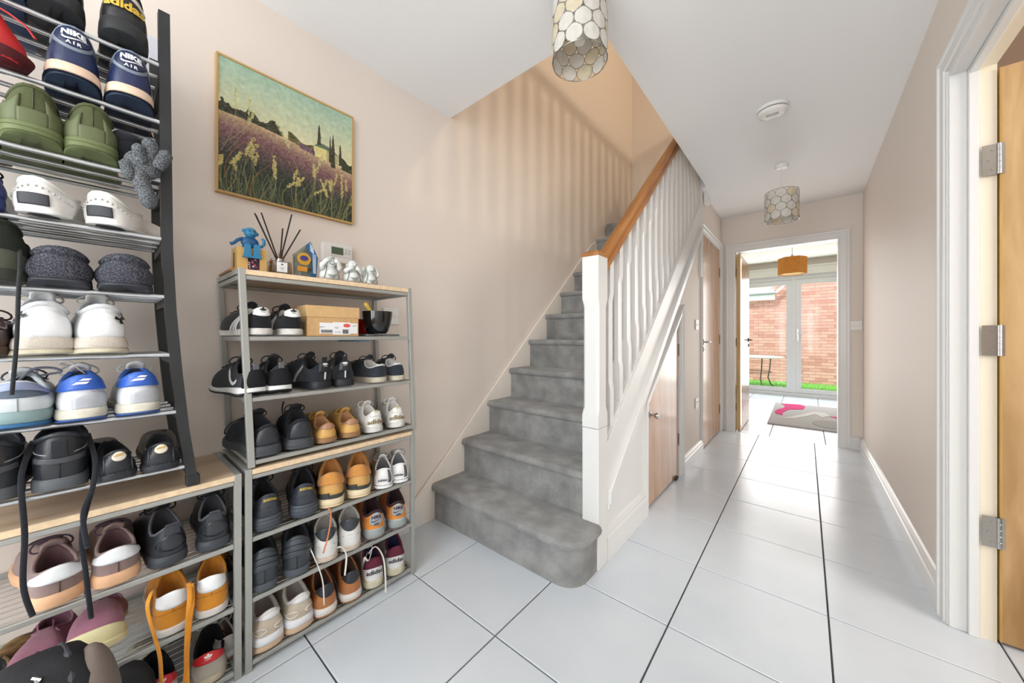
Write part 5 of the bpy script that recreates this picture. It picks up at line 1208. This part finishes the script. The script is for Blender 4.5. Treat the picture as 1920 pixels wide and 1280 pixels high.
obj('front_panel', MB().prism([(-W2+.004, .004), (-.012, .004), (-.012, .056), (.022, .056), (.022, .004), (W2-.004, .004), (W2-.004, H2), (-W2+.004, H2)], 0, -.004, 0), PINE, t)
obj('side_slot', MB().box(-.046, -.030, -W2-.0006, -W2+.001, .012, .062), mat('slot_dark', (110, 92, 60), .7), t)
m = MB().box(-.012, -.006, -.012, .022, .004, .054)
cards = obj('cards', m, mat('card_navy', (44, 38, 62), .5), t)
m = MB()
for i in range(26):
    a, b = rnd.uniform(-.012, .018), rnd.uniform(.004, .040); ww, hh = rnd.uniform(.002, .007), rnd.uniform(.001, .006)
    m.box(-.0062, -.0055+.00001*i, a, min(.022, a+ww), b, b+hh, i % 4)
obj('card_print', m, [mat('print_red', (196, 52, 66), .5), mat('print_pink', (230, 160, 180), .5), mat('print_white', (232, 228, 230), .5), mat('print_crimson', (160, 30, 60), .5)], cards)['kind'] = 'stuff'
# blue toy monkey on the box
BLU = mat('toy_blue', (52, 132, 178), .4); BLD = mat('toy_blue_dark', (34, 92, 140), .4)
t = tag(empty('toy_monkey', (-1.462, .334, ZT+.0087+H2+.0005)), 'blue bendy toy monkey sitting on the pine box with legs dangling', 'toy')
obj('body', MB().blob((0, -.002, .020), (.012, .026, .020), 14, 9).box(-.008, .008, -.022, .020, 0, .012), BLD, t, 'all')['kind'] = 'stuff'
h_ = obj('head', MB().blob((.004, -.001, .052), (.015, .019, .018), 16, 10), BLU, t, 'all')
obj('ear', MB().blob((.0, -.019, .058), (.004, .006, .007)), BLU, h_, True); obj('ear', MB().blob((.0, .018, .052), (.004, .006, .007)), BLU, h_, True)
obj('muzzle', MB().blob((.014, .002, .046), (.007, .011, .007), 12, 8), BLU, h_, True)
obj('eye', MB().blob((.017, -.006, .056), (.002, .0028, .003)), GB, h_, True); obj('eye', MB().blob((.017, .006, .055), (.002, .0028, .003)), GB, h_, True)
obj('mouth', MB().tube([(.020, -.006, .045), (.0215, .002, .0425), (.020, .010, .045)], .0007, 5), GB, h_, True)
obj('arm', MB().tube([(0, -.022, .030), (.002, -.036, .022), (.002, -.046, .010), (.002, -.055, .005)], [.006, .0055, .005, .006], 10), BLD, t, 'all')
obj('arm', MB().tube([(0, .020, .012), (.004, .030, .010), (.004, .038, .020), (.004, .038, .034), (.004, .032, .040)], [.006, .0055, .005, .005, .004], 10), BLU, t, 'all')
for sgn in (-1, 1):
    y_ = .003+sgn*.013-.002
    obj('leg', MB().add([(x, y_+dy*w_, z) for z, w_ in ((.006, .010), (-.012, .009), (-.026, .011), (-.033, .014), (-.036, .0145)) for (x, dy) in ((.013, -1), (.013, 1), (.021, 1), (.021, -1))],
        [(i*4+k, i*4+(k+1) % 4, (i+1)*4+(k+1) % 4, (i+1)*4+k) for i in range(4) for k in range(4)]+[(0, 1, 2, 3), (16, 17, 18, 19)]), BLU, t, False, .001)
    obj('thigh', MB().tube([(0, y_, .006), (.019, y_, .004)], .009, 8), BLU, t, True)
# reed diffuser
t = tag(empty('reed_diffuser', (-1.435, .412, ZT+.0087)), 'square glass reed diffuser with black sticks and a white label', 'diffuser')
GL = glass('clear_glass', (236, 238, 238), .02, .16)
obj('bottle', MB().box(-.026, .026, -.033, .033, 0, .040).lathe([(.011, .040), (.011, .047)], 16), GL, t, False, .003)['kind'] = 'stuff'
obj('liquid', MB().box(-.020, .020, -.027, .027, .005, .024), glass('pale_liquid', (238, 232, 214), .02, .06), t)
obj('cap', MB().lathe([(.005, .052), (.011, .052), (.0125, .047), (.0125, .040), (.009, .040)], 20), mat('chrome', (190, 190, 188), .12, 1), t, True)
lb_ = obj('label', MB().box(.0262, .0272, -.015, .017, .002, .036), MATS['label_paper'], t)
m = MB().box(.0272, .0276, -.002, .004, .026, .031)
for i in range(4): m.box(.0272, .0275, -.006+.001*i, .008-.001*i, .018-.003*i, .0187-.003*i)
obj('print', m, MATS['ink_black'], lb_)['kind'] = 'stuff'
RD = mat('reed_black', (38, 30, 28), .7)
for (y_, z_, x_) in ((.337, 1.478, -1.425), (.362, 1.492, -1.45), (.340, 1.47, -1.42), (.453, 1.508, -1.44), (.478, 1.456, -1.43), (.430, 1.455, -1.46)):
    obj('reed', MB().tube([((.0-(x_+1.435)*.3), (.412-y_)*.12, .012), (x_+1.435, y_-.412, z_-ZT-.0087)], .0024, 8), RD, t)
# gold ornament
t = tag(empty('gold_ornament', (-1.515, .440, ZT+.0087)), 'gold leafy cone ornament partly hidden behind the reed diffuser', 'ornament')
GO_ = mat('gold_leaf', (214, 164, 84), .3, .8)
for (cy, cz, sc) in ((-.030, .0, .9), (.028, 0, .85), (0, .022, 1.05)):
    m = MB()
    for r_i in range(6):
        for k in range(8):
            a = 2*PI*k/8+r_i*.4; z0 = .012*r_i; rr = .020*(1-r_i/8)
            c, s_ = math.cos(a), math.sin(a)
            m.add([(c*rr*.4-s_*.006, s_*rr*.4+c*.006, z0), (c*rr*.4+s_*.006, s_*rr*.4-c*.006, z0), (c*rr*1.2, s_*rr*1.2, z0+.018), (c*rr*.7, s_*rr*.7, z0+.003)], [(0, 1, 2), (0, 3, 1), (0, 2, 3), (1, 3, 2)])
    m.tube([(0, 0, 0), (0, 0, .085)], [.013, .002], 8)
    m.xf(lambda p: (p[0]*sc, p[1]*sc+cy, p[2]*sc*.85+cz)); obj('cone', m, GO_, t)['kind'] = 'stuff'
# trophy
t = tag(empty('trophy', (-1.445, .504, ZT+.0087)), 'clear and blue five sided award plaque with a gold disc', 'trophy')
ACR = glass('acrylic', (214, 224, 218), .03, .22)
obj('plaque', MB().prism([(-.036, 0), (.030, 0), (.036, .070), (.012, .122), (-.038, .072)], 0, -.012, 0), ACR, t, False, .001)
obj('back', MB().prism([(-.033, .002), (.026, .002), (.030, .068), (.008, .108), (-.034, .070)], 0, -.013, -.0122), mat('plaque_silver', (186, 184, 168), .4), t)
obj('blue_band', MB().prism([(.012, .122), (-.004, .105), (.006, .086), (.016, .058), (.018, .03), (.008, 0), (.030, 0), (.036, .070)], 0, .0004, .0016), mat('award_blue', (54, 96, 140), .3), t)
m = MB()
for i in range(3): m.prism([(.010+.004*i, .117-.006*i), (.013+.004*i, .115-.006*i), (.015+.004*i, .088-.004*i), (.011+.004*i, .090-.004*i)], 0, .0016, .0022)
for i in range(3): m.prism([(.019+.004*i, .080), (.021+.004*i, .080), (.023+.003*i, .015), (.020+.003*i, .015)], 0, .0016, .0022)
obj('stripe', m, mat('award_pale', (190, 210, 222), .3), t)['kind'] = 'stuff'
obj('gold_disc', MB().lathe([(0, 0), (.021, 0), (.021, .0016), (0, .0016)], 28, (.0004, -.008, .060), 0, 0), mat('gold_disc', (214, 166, 62), .35, .3), t)
obj('purple_oval', MB().lathe([(0, .0016), (.012, .0016), (.012, .003), (0, .003)], 24, (.0004, 0, 0), 0, 0).xf(lambda p: (p[0], -.008+p[1]*1.05, .062+p[2]*.75)), mat('purple_enamel', (74, 62, 130), .3), t)
obj('nameplate', MB().box(.0004, .0014, -.028, .002, .018, .034), mat('gold_plate', (222, 152, 52), .4), t)
t.scale = (1.12, 1.12, 1.12)
# three white laughing figurines
POR = mat('antiqued_white', (222, 226, 222), .35, noise=.05, nscale=60); INK = mat('antique_line', (66, 74, 78), .6)
def buddha(y, z, pose, label, sc=1.0, x=-1.385):
    t = tag(empty('figurine', (x, y, z)), label, 'figurine', 'white laughing figurines on the rack top')
    obj('robe', MB().lathe([(0, 0), (.027, 0), (.031, .006), (.030, .018), (.024, .032), (.016, .044), (.008, .048)], 20).xf(lambda p: (p[0]*.72, p[1], p[2])), POR, t, 'all')
    obj('belly', MB().blob((.012, 0, .020), (.014, .019, .015), 14, 9), POR, t, 'all')
    hd = obj('head', MB().blob((.006, 0, .057), (.016, .017, .0185), 18, 12), POR, t, 'all')
    for sg in (-1, 1): obj('ear', MB().blob((.0, sg*.0175, .053), (.004, .0035, .010)), POR, hd, True)
    obj('nose', MB().blob((.0225, 0, .056), (.003, .003, .0028)), POR, hd, True)
    obj('smile', MB().tube([(.0195, -.008, .0515), (.0218, -.004, .0475), (.0222, .0, .0465), (.0218, .004, .0475), (.0195, .008, .0515)], .0009, 5), INK, hd, True)
    for sg in (-1, 1): obj('eye', MB().tube([(.0200, sg*.004, .0605), (.0204, sg*.0065, .0618), (.0188, sg*.0095, .0605)], .0007, 5), INK, hd, True)
    for sg in (-1, 1):
        obj('fold', MB().tube([(.008, sg*.012, .043), (.018, sg*.017, .030), (.020, sg*.021, .015), (.016, sg*.024, .002)], .0010, 5), INK, t, True)
        if pose == 'ears': pts = [(.002, sg*.022, .030), (.004, sg*.033, .040), (.004, sg*.029, .056), (.002, sg*.021, .064)]
        elif pose == 'eyes': pts = [(.004, sg*.023, .030), (.012, sg*.028, .044), (.020, sg*.018, .058), (.022, sg*.006, .063)]
        else: pts = [(.004, sg*.022, .032), (.014, sg*.027, .036), (.021, sg*.016, .044), (.023, sg*.003, .050)]
        obj('arm', MB().tube(pts, [.0085, .0080, .0070, .0075], 10), POR, t, 'all')
    if pose == 'eyes': obj('fold', MB().tube([(.020, -.016, .050), (.025, 0, .070), (.020, .016, .050)], .0010, 5), INK, t, True)
    for k in range(3): obj('fold', MB().tube([(.020, -.014+.003*k, .014-.004*k), (.0265, 0, .011-.004*k), (.020, .014-.003*k, .014-.004*k)], .0007, 5), INK, t, True)
    t.scale = (sc, sc, sc); return t
buddha(.563, ZT, 'eyes', 'white laughing figurine covering its eyes, under the thermostat', 1.16)
buddha(.648, ZT, 'mouth', 'white laughing figurine covering its mouth, middle of the row', 1.14)
buddha(.722, ZT, 'ears', 'white laughing figurine covering its ears, at the row end', 1.06)
# pouch and gloves on the black rack
FZ = sm_((54, 56, 58), 'fuzzy'); DKF = sm_((30, 32, 38), 'suede')
t = tag(empty('pouch', (-1.345, .045, SH_B[5]+.001)), 'soft black pouch squeezed between the olive trainers and the rack post', 'pouch')
obj('body', MB().blob((-.03, 0, .050), (.055, .040, .052), 18, 12).xf(lambda p: (p[0]+.004*math.sin(p[2]*120), p[1]+.003*math.sin(p[2]*90+p[0]*60), max(0, p[2]))), DKF, t, 'all')
obj('flap', MB().blob((.0, -.004, .078), (.030, .036, .020), 16, 8), sm_((36, 38, 44), 'suede'), t, 'all')
obj('cord', MB().tube([(.02, -.02, .09), (.03, -.026, .080), (.03, -.03, .066)], .0014, 5), mat('pale_cord', (200, 200, 200), .6), t, True)
t = tag(empty('knitted_glove', (-1.30, .075, 1.50)), 'speckled grey knitted glove hanging over the rack bar with one finger down', 'glove')
obj('palm', MB().blob((0, -.004, .0), (.020, .034, .036), 16, 12, rot=Matrix.Rotation(.5, 3, 'X')), FZ, t, 'all')
for pts, r_ in (([(.004, .004, .01), (.012, .010, .04), (.012, .006, .060)], .0155), ([(.006, .02, .0), (.014, .032, .026), (.014, .036, .040)], .0155), ([(.01, -.004, .0), (.020, -.012, .022), (.022, -.014, .036)], .0125), ([(0, -.01, -.01), (.004, -.008, -.045), (.004, .002, -.075), (.002, .008, -.098)], .017), ([(.0, -.022, .0), (.006, -.034, -.01), (.006, -.026, -.04)], .013)):
    V3 = [Vector(p) for p in pts]; P2 = [V3[0].lerp(V3[1], k/3) for k in range(3)]
    for i in range(1, len(V3)-1): P2 += [V3[i].lerp(V3[i+1], k/3) for k in range(3)]
    P2 += [V3[-1], V3[-1]+(V3[-1]-V3[-2]).normalized()*r_*.6]
    rr = [r_]*(len(P2)-2)+[r_*.9, r_*.35]
    obj('finger', MB().tube(P2, rr, 12), FZ, t, 'all')
# red drawstring bag
t = tag(empty('red_bag', (-1.33, -.150, SH_B[6]+.001)), 'bright red nylon bag with a strap at the left end of the black rack', 'bag')
RED = mat('red_nylon', (206, 44, 44), .5, bump=.3, bscale=30, noise=.08, nscale=9)
def crump(p):
    k = 1-.35*(p[2]/.13); return (p[0]*k+.004*math.sin(p[2]*70+p[1]*40), p[1]*k-.02*(p[2]/.13)+.004*math.sin(p[2]*55), p[2])
m = MB(); N_ = 28
prof_ = [(0, 0), (.044, .0), (.052, .02), (.055, .05), (.050, .08), (.038, .11), (.022, .128), (0, .132)]
obj('body', MB().lathe(prof_, N_).xf(crump), RED, t, 'all')
obj('strap', MB().tube([(.01, .0, .118), (.03, .026, .10), (.036, .046, .085), (.034, .058, .066)], .006, 8, flat=.3), RED, t, True)
obj('base_panel', MB().lathe([(.0, -.0005), (.046, .0), (.054, .018), (.0555, .022)], N_), mat('maroon_nylon', (86, 20, 28), .6), t, 'all')
sp = dict(upper=((70, 22, 30), 'leather'), sole=((60, 58, 50), 'rubber'), laces=(40, 20, 24), lining=(K, 'suede'), g=dict(hc=.10, hw=.040))
put(make_shoe('shoe', sp), -.192, SH_B[5], 'maroon leather shoe at the picture edge beside the olive trainers', G4, 0, x=-1.32)
# backpack and cap at the bottom
t = tag(empty('backpack', (-1.20, -.085, 0)), 'black backpack with zip pullers standing on the floor before the low rack', 'bag')
BKF = mat('backpack_black', (24, 26, 31), .75, bump=.4, bscale=200); 
m = MB()
rings = []
for (z, hx, hy) in ((0, .055, .085), (.02, .068, .10), (.15, .072, .105), (.28, .068, .10), (.35, .058, .085), (.39, .040, .060), (.405, .018, .030)):
    rings.append([(hx*math.copysign(abs(math.cos(a))**.6, math.cos(a)), hy*math.copysign(abs(math.sin(a))**.6, math.sin(a)), z) for a in [2*PI*i/28 for i in range(28)]])
m.add([p for r_ in rings for p in r_], [(i*28+k, i*28+(k+1) % 28, (i+1)*28+(k+1) % 28, (i+1)*28+k) for i in range(6) for k in range(28)]+[tuple(range(28)), tuple(range(168, 196))])
obj('body', m, BKF, t, 'all')
m = MB().blob((.010, .072, .21), (.056, .048, .18), 24, 16); obj('side_pocket', m, mat('grey_brown_mesh', (120, 108, 100), .8, bump=.6, bscale=500), t, 'all')
obj('piping', MB().tube([(.052, .030, .02), (.066, .040, .15), (.062, .045, .28), (.046, .046, .36), (.020, .040, .395), (-.02, .03, .40)], .0065, 8), mat('piping_grey', (62, 64, 70), .5), t, True)
obj('zip', MB().tube([(.060, -.02, .05), (.074, -.01, .2), (.064, .0, .33), (.035, .004, .385), (-.02, .0, .403)], .004, 6), mat('zip_dark', (24, 24, 26), .5), t, True)
CH = MATS['chrome']
for (y_, z_) in ((.004, .385), (.012, .352)):
    obj('zip_puller', MB().tube([(.042+(.385-z_)*.6, y_, z_), (.052+(.385-z_)*.6, y_+.003, z_-.014), (.056+(.385-z_)*.6, y_+.002, z_-.032)], [.004, .0025, .003], 8).tube([(.038+(.385-z_)*.6, y_-.005, z_+.004), (.046+(.385-z_)*.6, y_+.006, z_-.002)], .0035, 6), CH, t, True)['kind'] = 'stuff'
t = tag(empty('cap', (-1.335, .045, SH_LL[0]+.001)), 'black cap with a small white patch on the bottom tier', 'cap')
obj('crown', MB().lathe([(.088, 0), (.092, .03), (.090, .08), (.078, .13), (.055, .165), (.025, .182), (0, .185)], 28).xf(lambda p: (p[0]*.6, p[1]*.62, p[2])), BKF, t, 'all')
obj('badge', MB().lathe([(0, 0), (.016, 0), (.016, .002), (0, .002)], 20).xf(lambda p: (.036+p[2]-p[0]*.35, p[1]*1.1-.008, .150+p[0]*.75)), mat('badge_white', (206, 206, 200), .6), t)
# flat white envelope against the wall behind the top tier
t = tag(obj('envelope', MB().box(-1.668, -1.664, .075, .135, 1.78, 2.06), mat('pale_paper', (214, 216, 226), .6)), 'pale blue-white paper standing against the wall behind the black rack top', 'paper')

# ================================================================== KITCHEN AND GARDEN
UPVC = mat('white_upvc', (240, 242, 244), .3)
PANE = glass('window_glass', (250, 252, 252), 0.0, .012)
d5 = struct('door_5', MB().box(-1.55, -1.48, 7.97, 8.05, 0, 2.15).box(1.18, 1.25, 7.97, 8.05, 0, 2.15).box(-1.48, 1.18, 7.97, 8.05, 2.08, 2.15).box(-1.48, 1.18, 7.95, 8.06, 0, .06), UPVC, 'white glazed patio doors at the far end of the kitchen', cat='door')
for (xa, xb) in ((-1.475, -.17), (-.16, 1.175)):
    lf_ = obj('door_leaf', MB().box(xa, xa+.085, 7.98, 8.03, .065, 2.075).box(xb-.085, xb, 7.98, 8.03, .065, 2.075).box(xa+.085, xb-.085, 7.98, 8.03, .065, .14).box(xa+.085, xb-.085, 7.98, 8.03, 1.99, 2.075), UPVC, d5); lf_['kind'] = 'stuff'
    obj('pane', MB().box(xa+.085, xb-.085, 8.0, 8.006, .14, 1.99), PANE, lf_)
    obj('pane_bead', MB().box(xa+.083, xa+.098, 7.972, 7.981, .13, 2.0).box(xb-.098, xb-.083, 7.972, 7.981, .13, 2.0), UPVC, lf_)['kind'] = 'stuff'
obj('meeting_post', MB().box(-.185, -.145, 7.965, 8.035, .06, 2.08), UPVC, d5)
m = MB().box(-.125, -.095, 7.965, 7.98, .98, 1.20); m.tube([(-.11, 7.965, 1.13), (-.11, 7.93, 1.13), (.03, 7.93, 1.13)], .009, 8)
obj('handle', m, STEEL, d5)['kind'] = 'stuff'
struct('trim_5', MB().box(-1.62, 1.32, 7.90, 8.0, 2.15, 2.28).box(-1.62, 1.32, 7.88, 8.0, 2.28, 2.30), mat('blind_white', (240, 238, 230), .6), 'white roller blind housing above the patio doors', cat='blind')
t = tag(empty('kitchen_lamp', (-.15, 6.4, 0)), 'orange six sided paper pendant shade hanging in the kitchen', 'lamp')
SHD = mat('orange_paper', (226, 148, 62), .8, noise=.06, nscale=30)
obj('shade', MB().lathe([(.165, 2.19), (.165, 1.955), (.160, 1.955), (.160, 2.19), (.165, 2.19)], 6), SHD, t)
obj('diffuser', MB().lathe([(0, 1.962), (.158, 1.962), (.158, 1.968), (0, 1.968)], 6), mat('orange_inner', (244, 196, 112), .7), t)
obj('cord', MB().tube([(0, 0, 2.41), (0, 0, 2.20)], .004, 6), PLASTIC, t)
obj('bulb_holder', MB().lathe([(.0, 2.24), (.014, 2.235), (.022, 2.20), (.022, 2.15), (0, 2.15)], 12), PLASTIC, t, True)
obj('ceiling_rose', MB().lathe([(0, 2.42), (.045, 2.42), (.04, 2.39), (0, 2.385)], 20), PLASTIC, t, True)
rg = tag(empty('rug', (-.36, 5.26, 0)), 'pale grey rug with pink swirl on the kitchen floor', 'rug')
def rp(name, pts, z0, z1, m_): return obj(name, MB().prism([(p[0]+.36, p[1]-5.26) for p in pts], 2, z0, z1), m_, rg, False, .0)
RGA = mat('rug_grey', (200, 198, 198), 1, noise=.06, nscale=120, bump=.8, bscale=500, spec=.1)
rp('pile', [(-.36, 5.26), (1.25, 5.26), (1.25, 6.98), (-.37, 6.98)], .001, .013, RGA)
rp('pink_swirl', [(-.293, 6.86), (-.183, 6.90), (-.069, 6.95), (-.006, 6.80), (-.029, 6.52), (-.182, 6.395), (-.243, 6.11), (-.239, 5.87), (-.31, 5.93), (-.336, 6.08), (-.311, 6.286), (-.246, 6.487), (-.241, 6.70)], .013, .018, mat('rug_pink', (226, 62, 132), 1, bump=.8, bscale=500))
rp('pink_swirl', [(.24, 6.15), (.5, 6.3), (.8, 6.2), (.9, 6.0), (.6, 6.05), (.4, 5.98)], .013, .018, MATS['rug_pink'])
RGB_ = mat('rug_pale', (226, 224, 222), 1, bump=.8, bscale=500)
rp('pale_swirl', [(-.25, 5.62), (-.10, 5.95), (.08, 6.40), (.20, 6.42), (.24, 6.20), (.16, 6.02), (.10, 6.22), (.02, 6.02), (-.10, 5.74)], .013, .018, RGB_)
rp('grey_oval', [(.22+.16*math.cos(a), 5.60+.24*math.sin(a)) for a in [2*PI*i/20 for i in range(20)]], .013, .018, mat('rug_mid', (180, 178, 178), 1, bump=.8, bscale=500))
# outside
GRS = mat('lawn', (120, 176, 84), .9, noise=.2, nscale=30)
struct('ground_garden', MB().box(-12, 12, 8.12, 30, -.25, -.10), GRS, 'green lawn outside the patio doors', cat='lawn')
m = MB(); rg_ = random.Random(11)
for i in range(5200):
    x, y = rg_.uniform(-1.5, 1.1), rg_.uniform(9.2, 11.15); h = rg_.uniform(.03, .075); a = rg_.uniform(0, PI); dx, dy = .004*math.cos(a), .004*math.sin(a)
    m.add([(x-dx, y-dy, -.10), (x+dx, y+dy, -.10), (x+rg_.uniform(-.015, .015), y+rg_.uniform(-.015, .015), -.10+h)], [(0, 1, 2)])
tag(obj('grass', m, mat('grass_blades', (140, 204, 96), .8)), 'short bright grass blades growing before the brick wall', 'grass', None, 'stuff')
MORT = mat('mortar', (222, 200, 190), .9)
BRK = [mat('brick_red', (206, 152, 138), .85, noise=.06, nscale=30), mat('brick_pink', (214, 162, 148), .85, noise=.06, nscale=30), mat('brick_dark', (194, 138, 124), .85, noise=.06, nscale=30)]
bw = struct('wall_garden', MB().box(-.62, 8, 11.21, 11.4, -.2, 5.5).box(-6, -.62, 11.21, 11.4, -.2, 2.10), MORT, 'red brick house wall across the garden', cat='wall')
bme = [mesh('brick', MB().box(-.1075, .1075, -.012, .02, -.0325, .0325), b_, False, 0) for b_ in BRK]
cnt = 0; far = MB()
for j in range(46):
    for i in range(-12, 9):
        x = i*.225+(.1125 if j % 2 else 0)-.05; z = -.05+j*.075
        if x > -.62-.0 and False: continue
        if x < -.62 and z > 2.02: continue
        if -1.15 < x < .62 and z < 2.75 and cnt < 300:
            o = link('brick', bme[rg_.choice([0, 0, 1, 1, 2])], bw); o.location = (x, 11.21, z); cnt += 1
        else: far.box(x-.1075, x+.1075, 11.198, 11.23, z-.0325, z+.0325, rg_.choice([0, 1, 2]))
obj('brick_courses', far, BRK, bw)['kind'] = 'stuff'
gr_ = tag(empty('garage_roof', (-.62, 11.1, 2.1)), 'low garage roof with pale tiles and a white fascia', 'roof')
obj('fascia', MB().box(-5.4, .02, -.06, -.03, -.09, .07), UPVC, gr_)
obj('gutter', MB().tube([(-5.4, -.09, .08), (.02, -.09, .08)], .045, 10), mat('gutter_grey', (170, 172, 176), .4), gr_, True)
obj('barge_board', MB().prism([(.0, .07), (.06, .07), (.62, .62), (.56, .66)], 1, -.06, -.02), UPVC, gr_)
m = MB(); TM = mat('roof_tile', (200, 194, 192), .8)
for j in range(9):
    m.add([(-5.4, .0+.24*j, .10+.17*j+.02), (.0+.03*j, .24*j, .10+.17*j+.02), (.03*j, .24*j+.30, .10+.17*(j+1.25)), (-5.4, .24*j+.30, .10+.17*(j+1.25)), (-5.4, .24*j, .10+.17*j), (.03*j, .24*j, .10+.17*j)], [(0, 1, 2, 3), (0, 4, 5, 1)])
obj('tile_rows', m, TM, gr_)['kind'] = 'stuff'
gt = tag(empty('garden_table', (-.95, 9.5, -.10)), 'glass topped garden table with curved metal legs on the lawn', 'table')
TMt = mat('table_metal', (120, 118, 116), .4, .6)
obj('table_top', MB().lathe([(0, .70), (.60, .70), (.61, .71), (.60, .725), (0, .725)], 36), mat('table_top', (226, 226, 224), .3), gt, True)
for a in (.6, 2.2, 3.8, 5.3):
    c, s_ = math.cos(a), math.sin(a)
    obj('leg', MB().tube([(c*.42, s_*.42, .70), (c*.40, s_*.40, .45), (c*.36, s_*.36, .25), (c*.42, s_*.42, .10), (c*.52, s_*.52, 0)], .013, 8), TMt, gt, True)
obj('brace', MB().tube([(.38*math.cos(a), .38*math.sin(a), .38) for a in [2*PI*i/24 for i in range(25)]], .008, 6), TMt, gt, True)
gc = tag(empty('garden_chair', (-1.25, 9.0, -.10)), 'dark metal garden chair beside the garden table', 'chair')
obj('seat', MB().box(-.2, .2, -.2, .2, .42, .45), TMt, gc, False, .005)
obj('backrest', MB().box(-.2, .2, -.22, -.19, .45, .9), TMt, gc, False, .005)
for (a, b) in ((-1, -1), (1, -1), (1, 1), (-1, 1)): obj('leg', MB().tube([(a*.19, b*.19, .42), (a*.22, b*.22, 0)], .011, 8), TMt, gc, True)
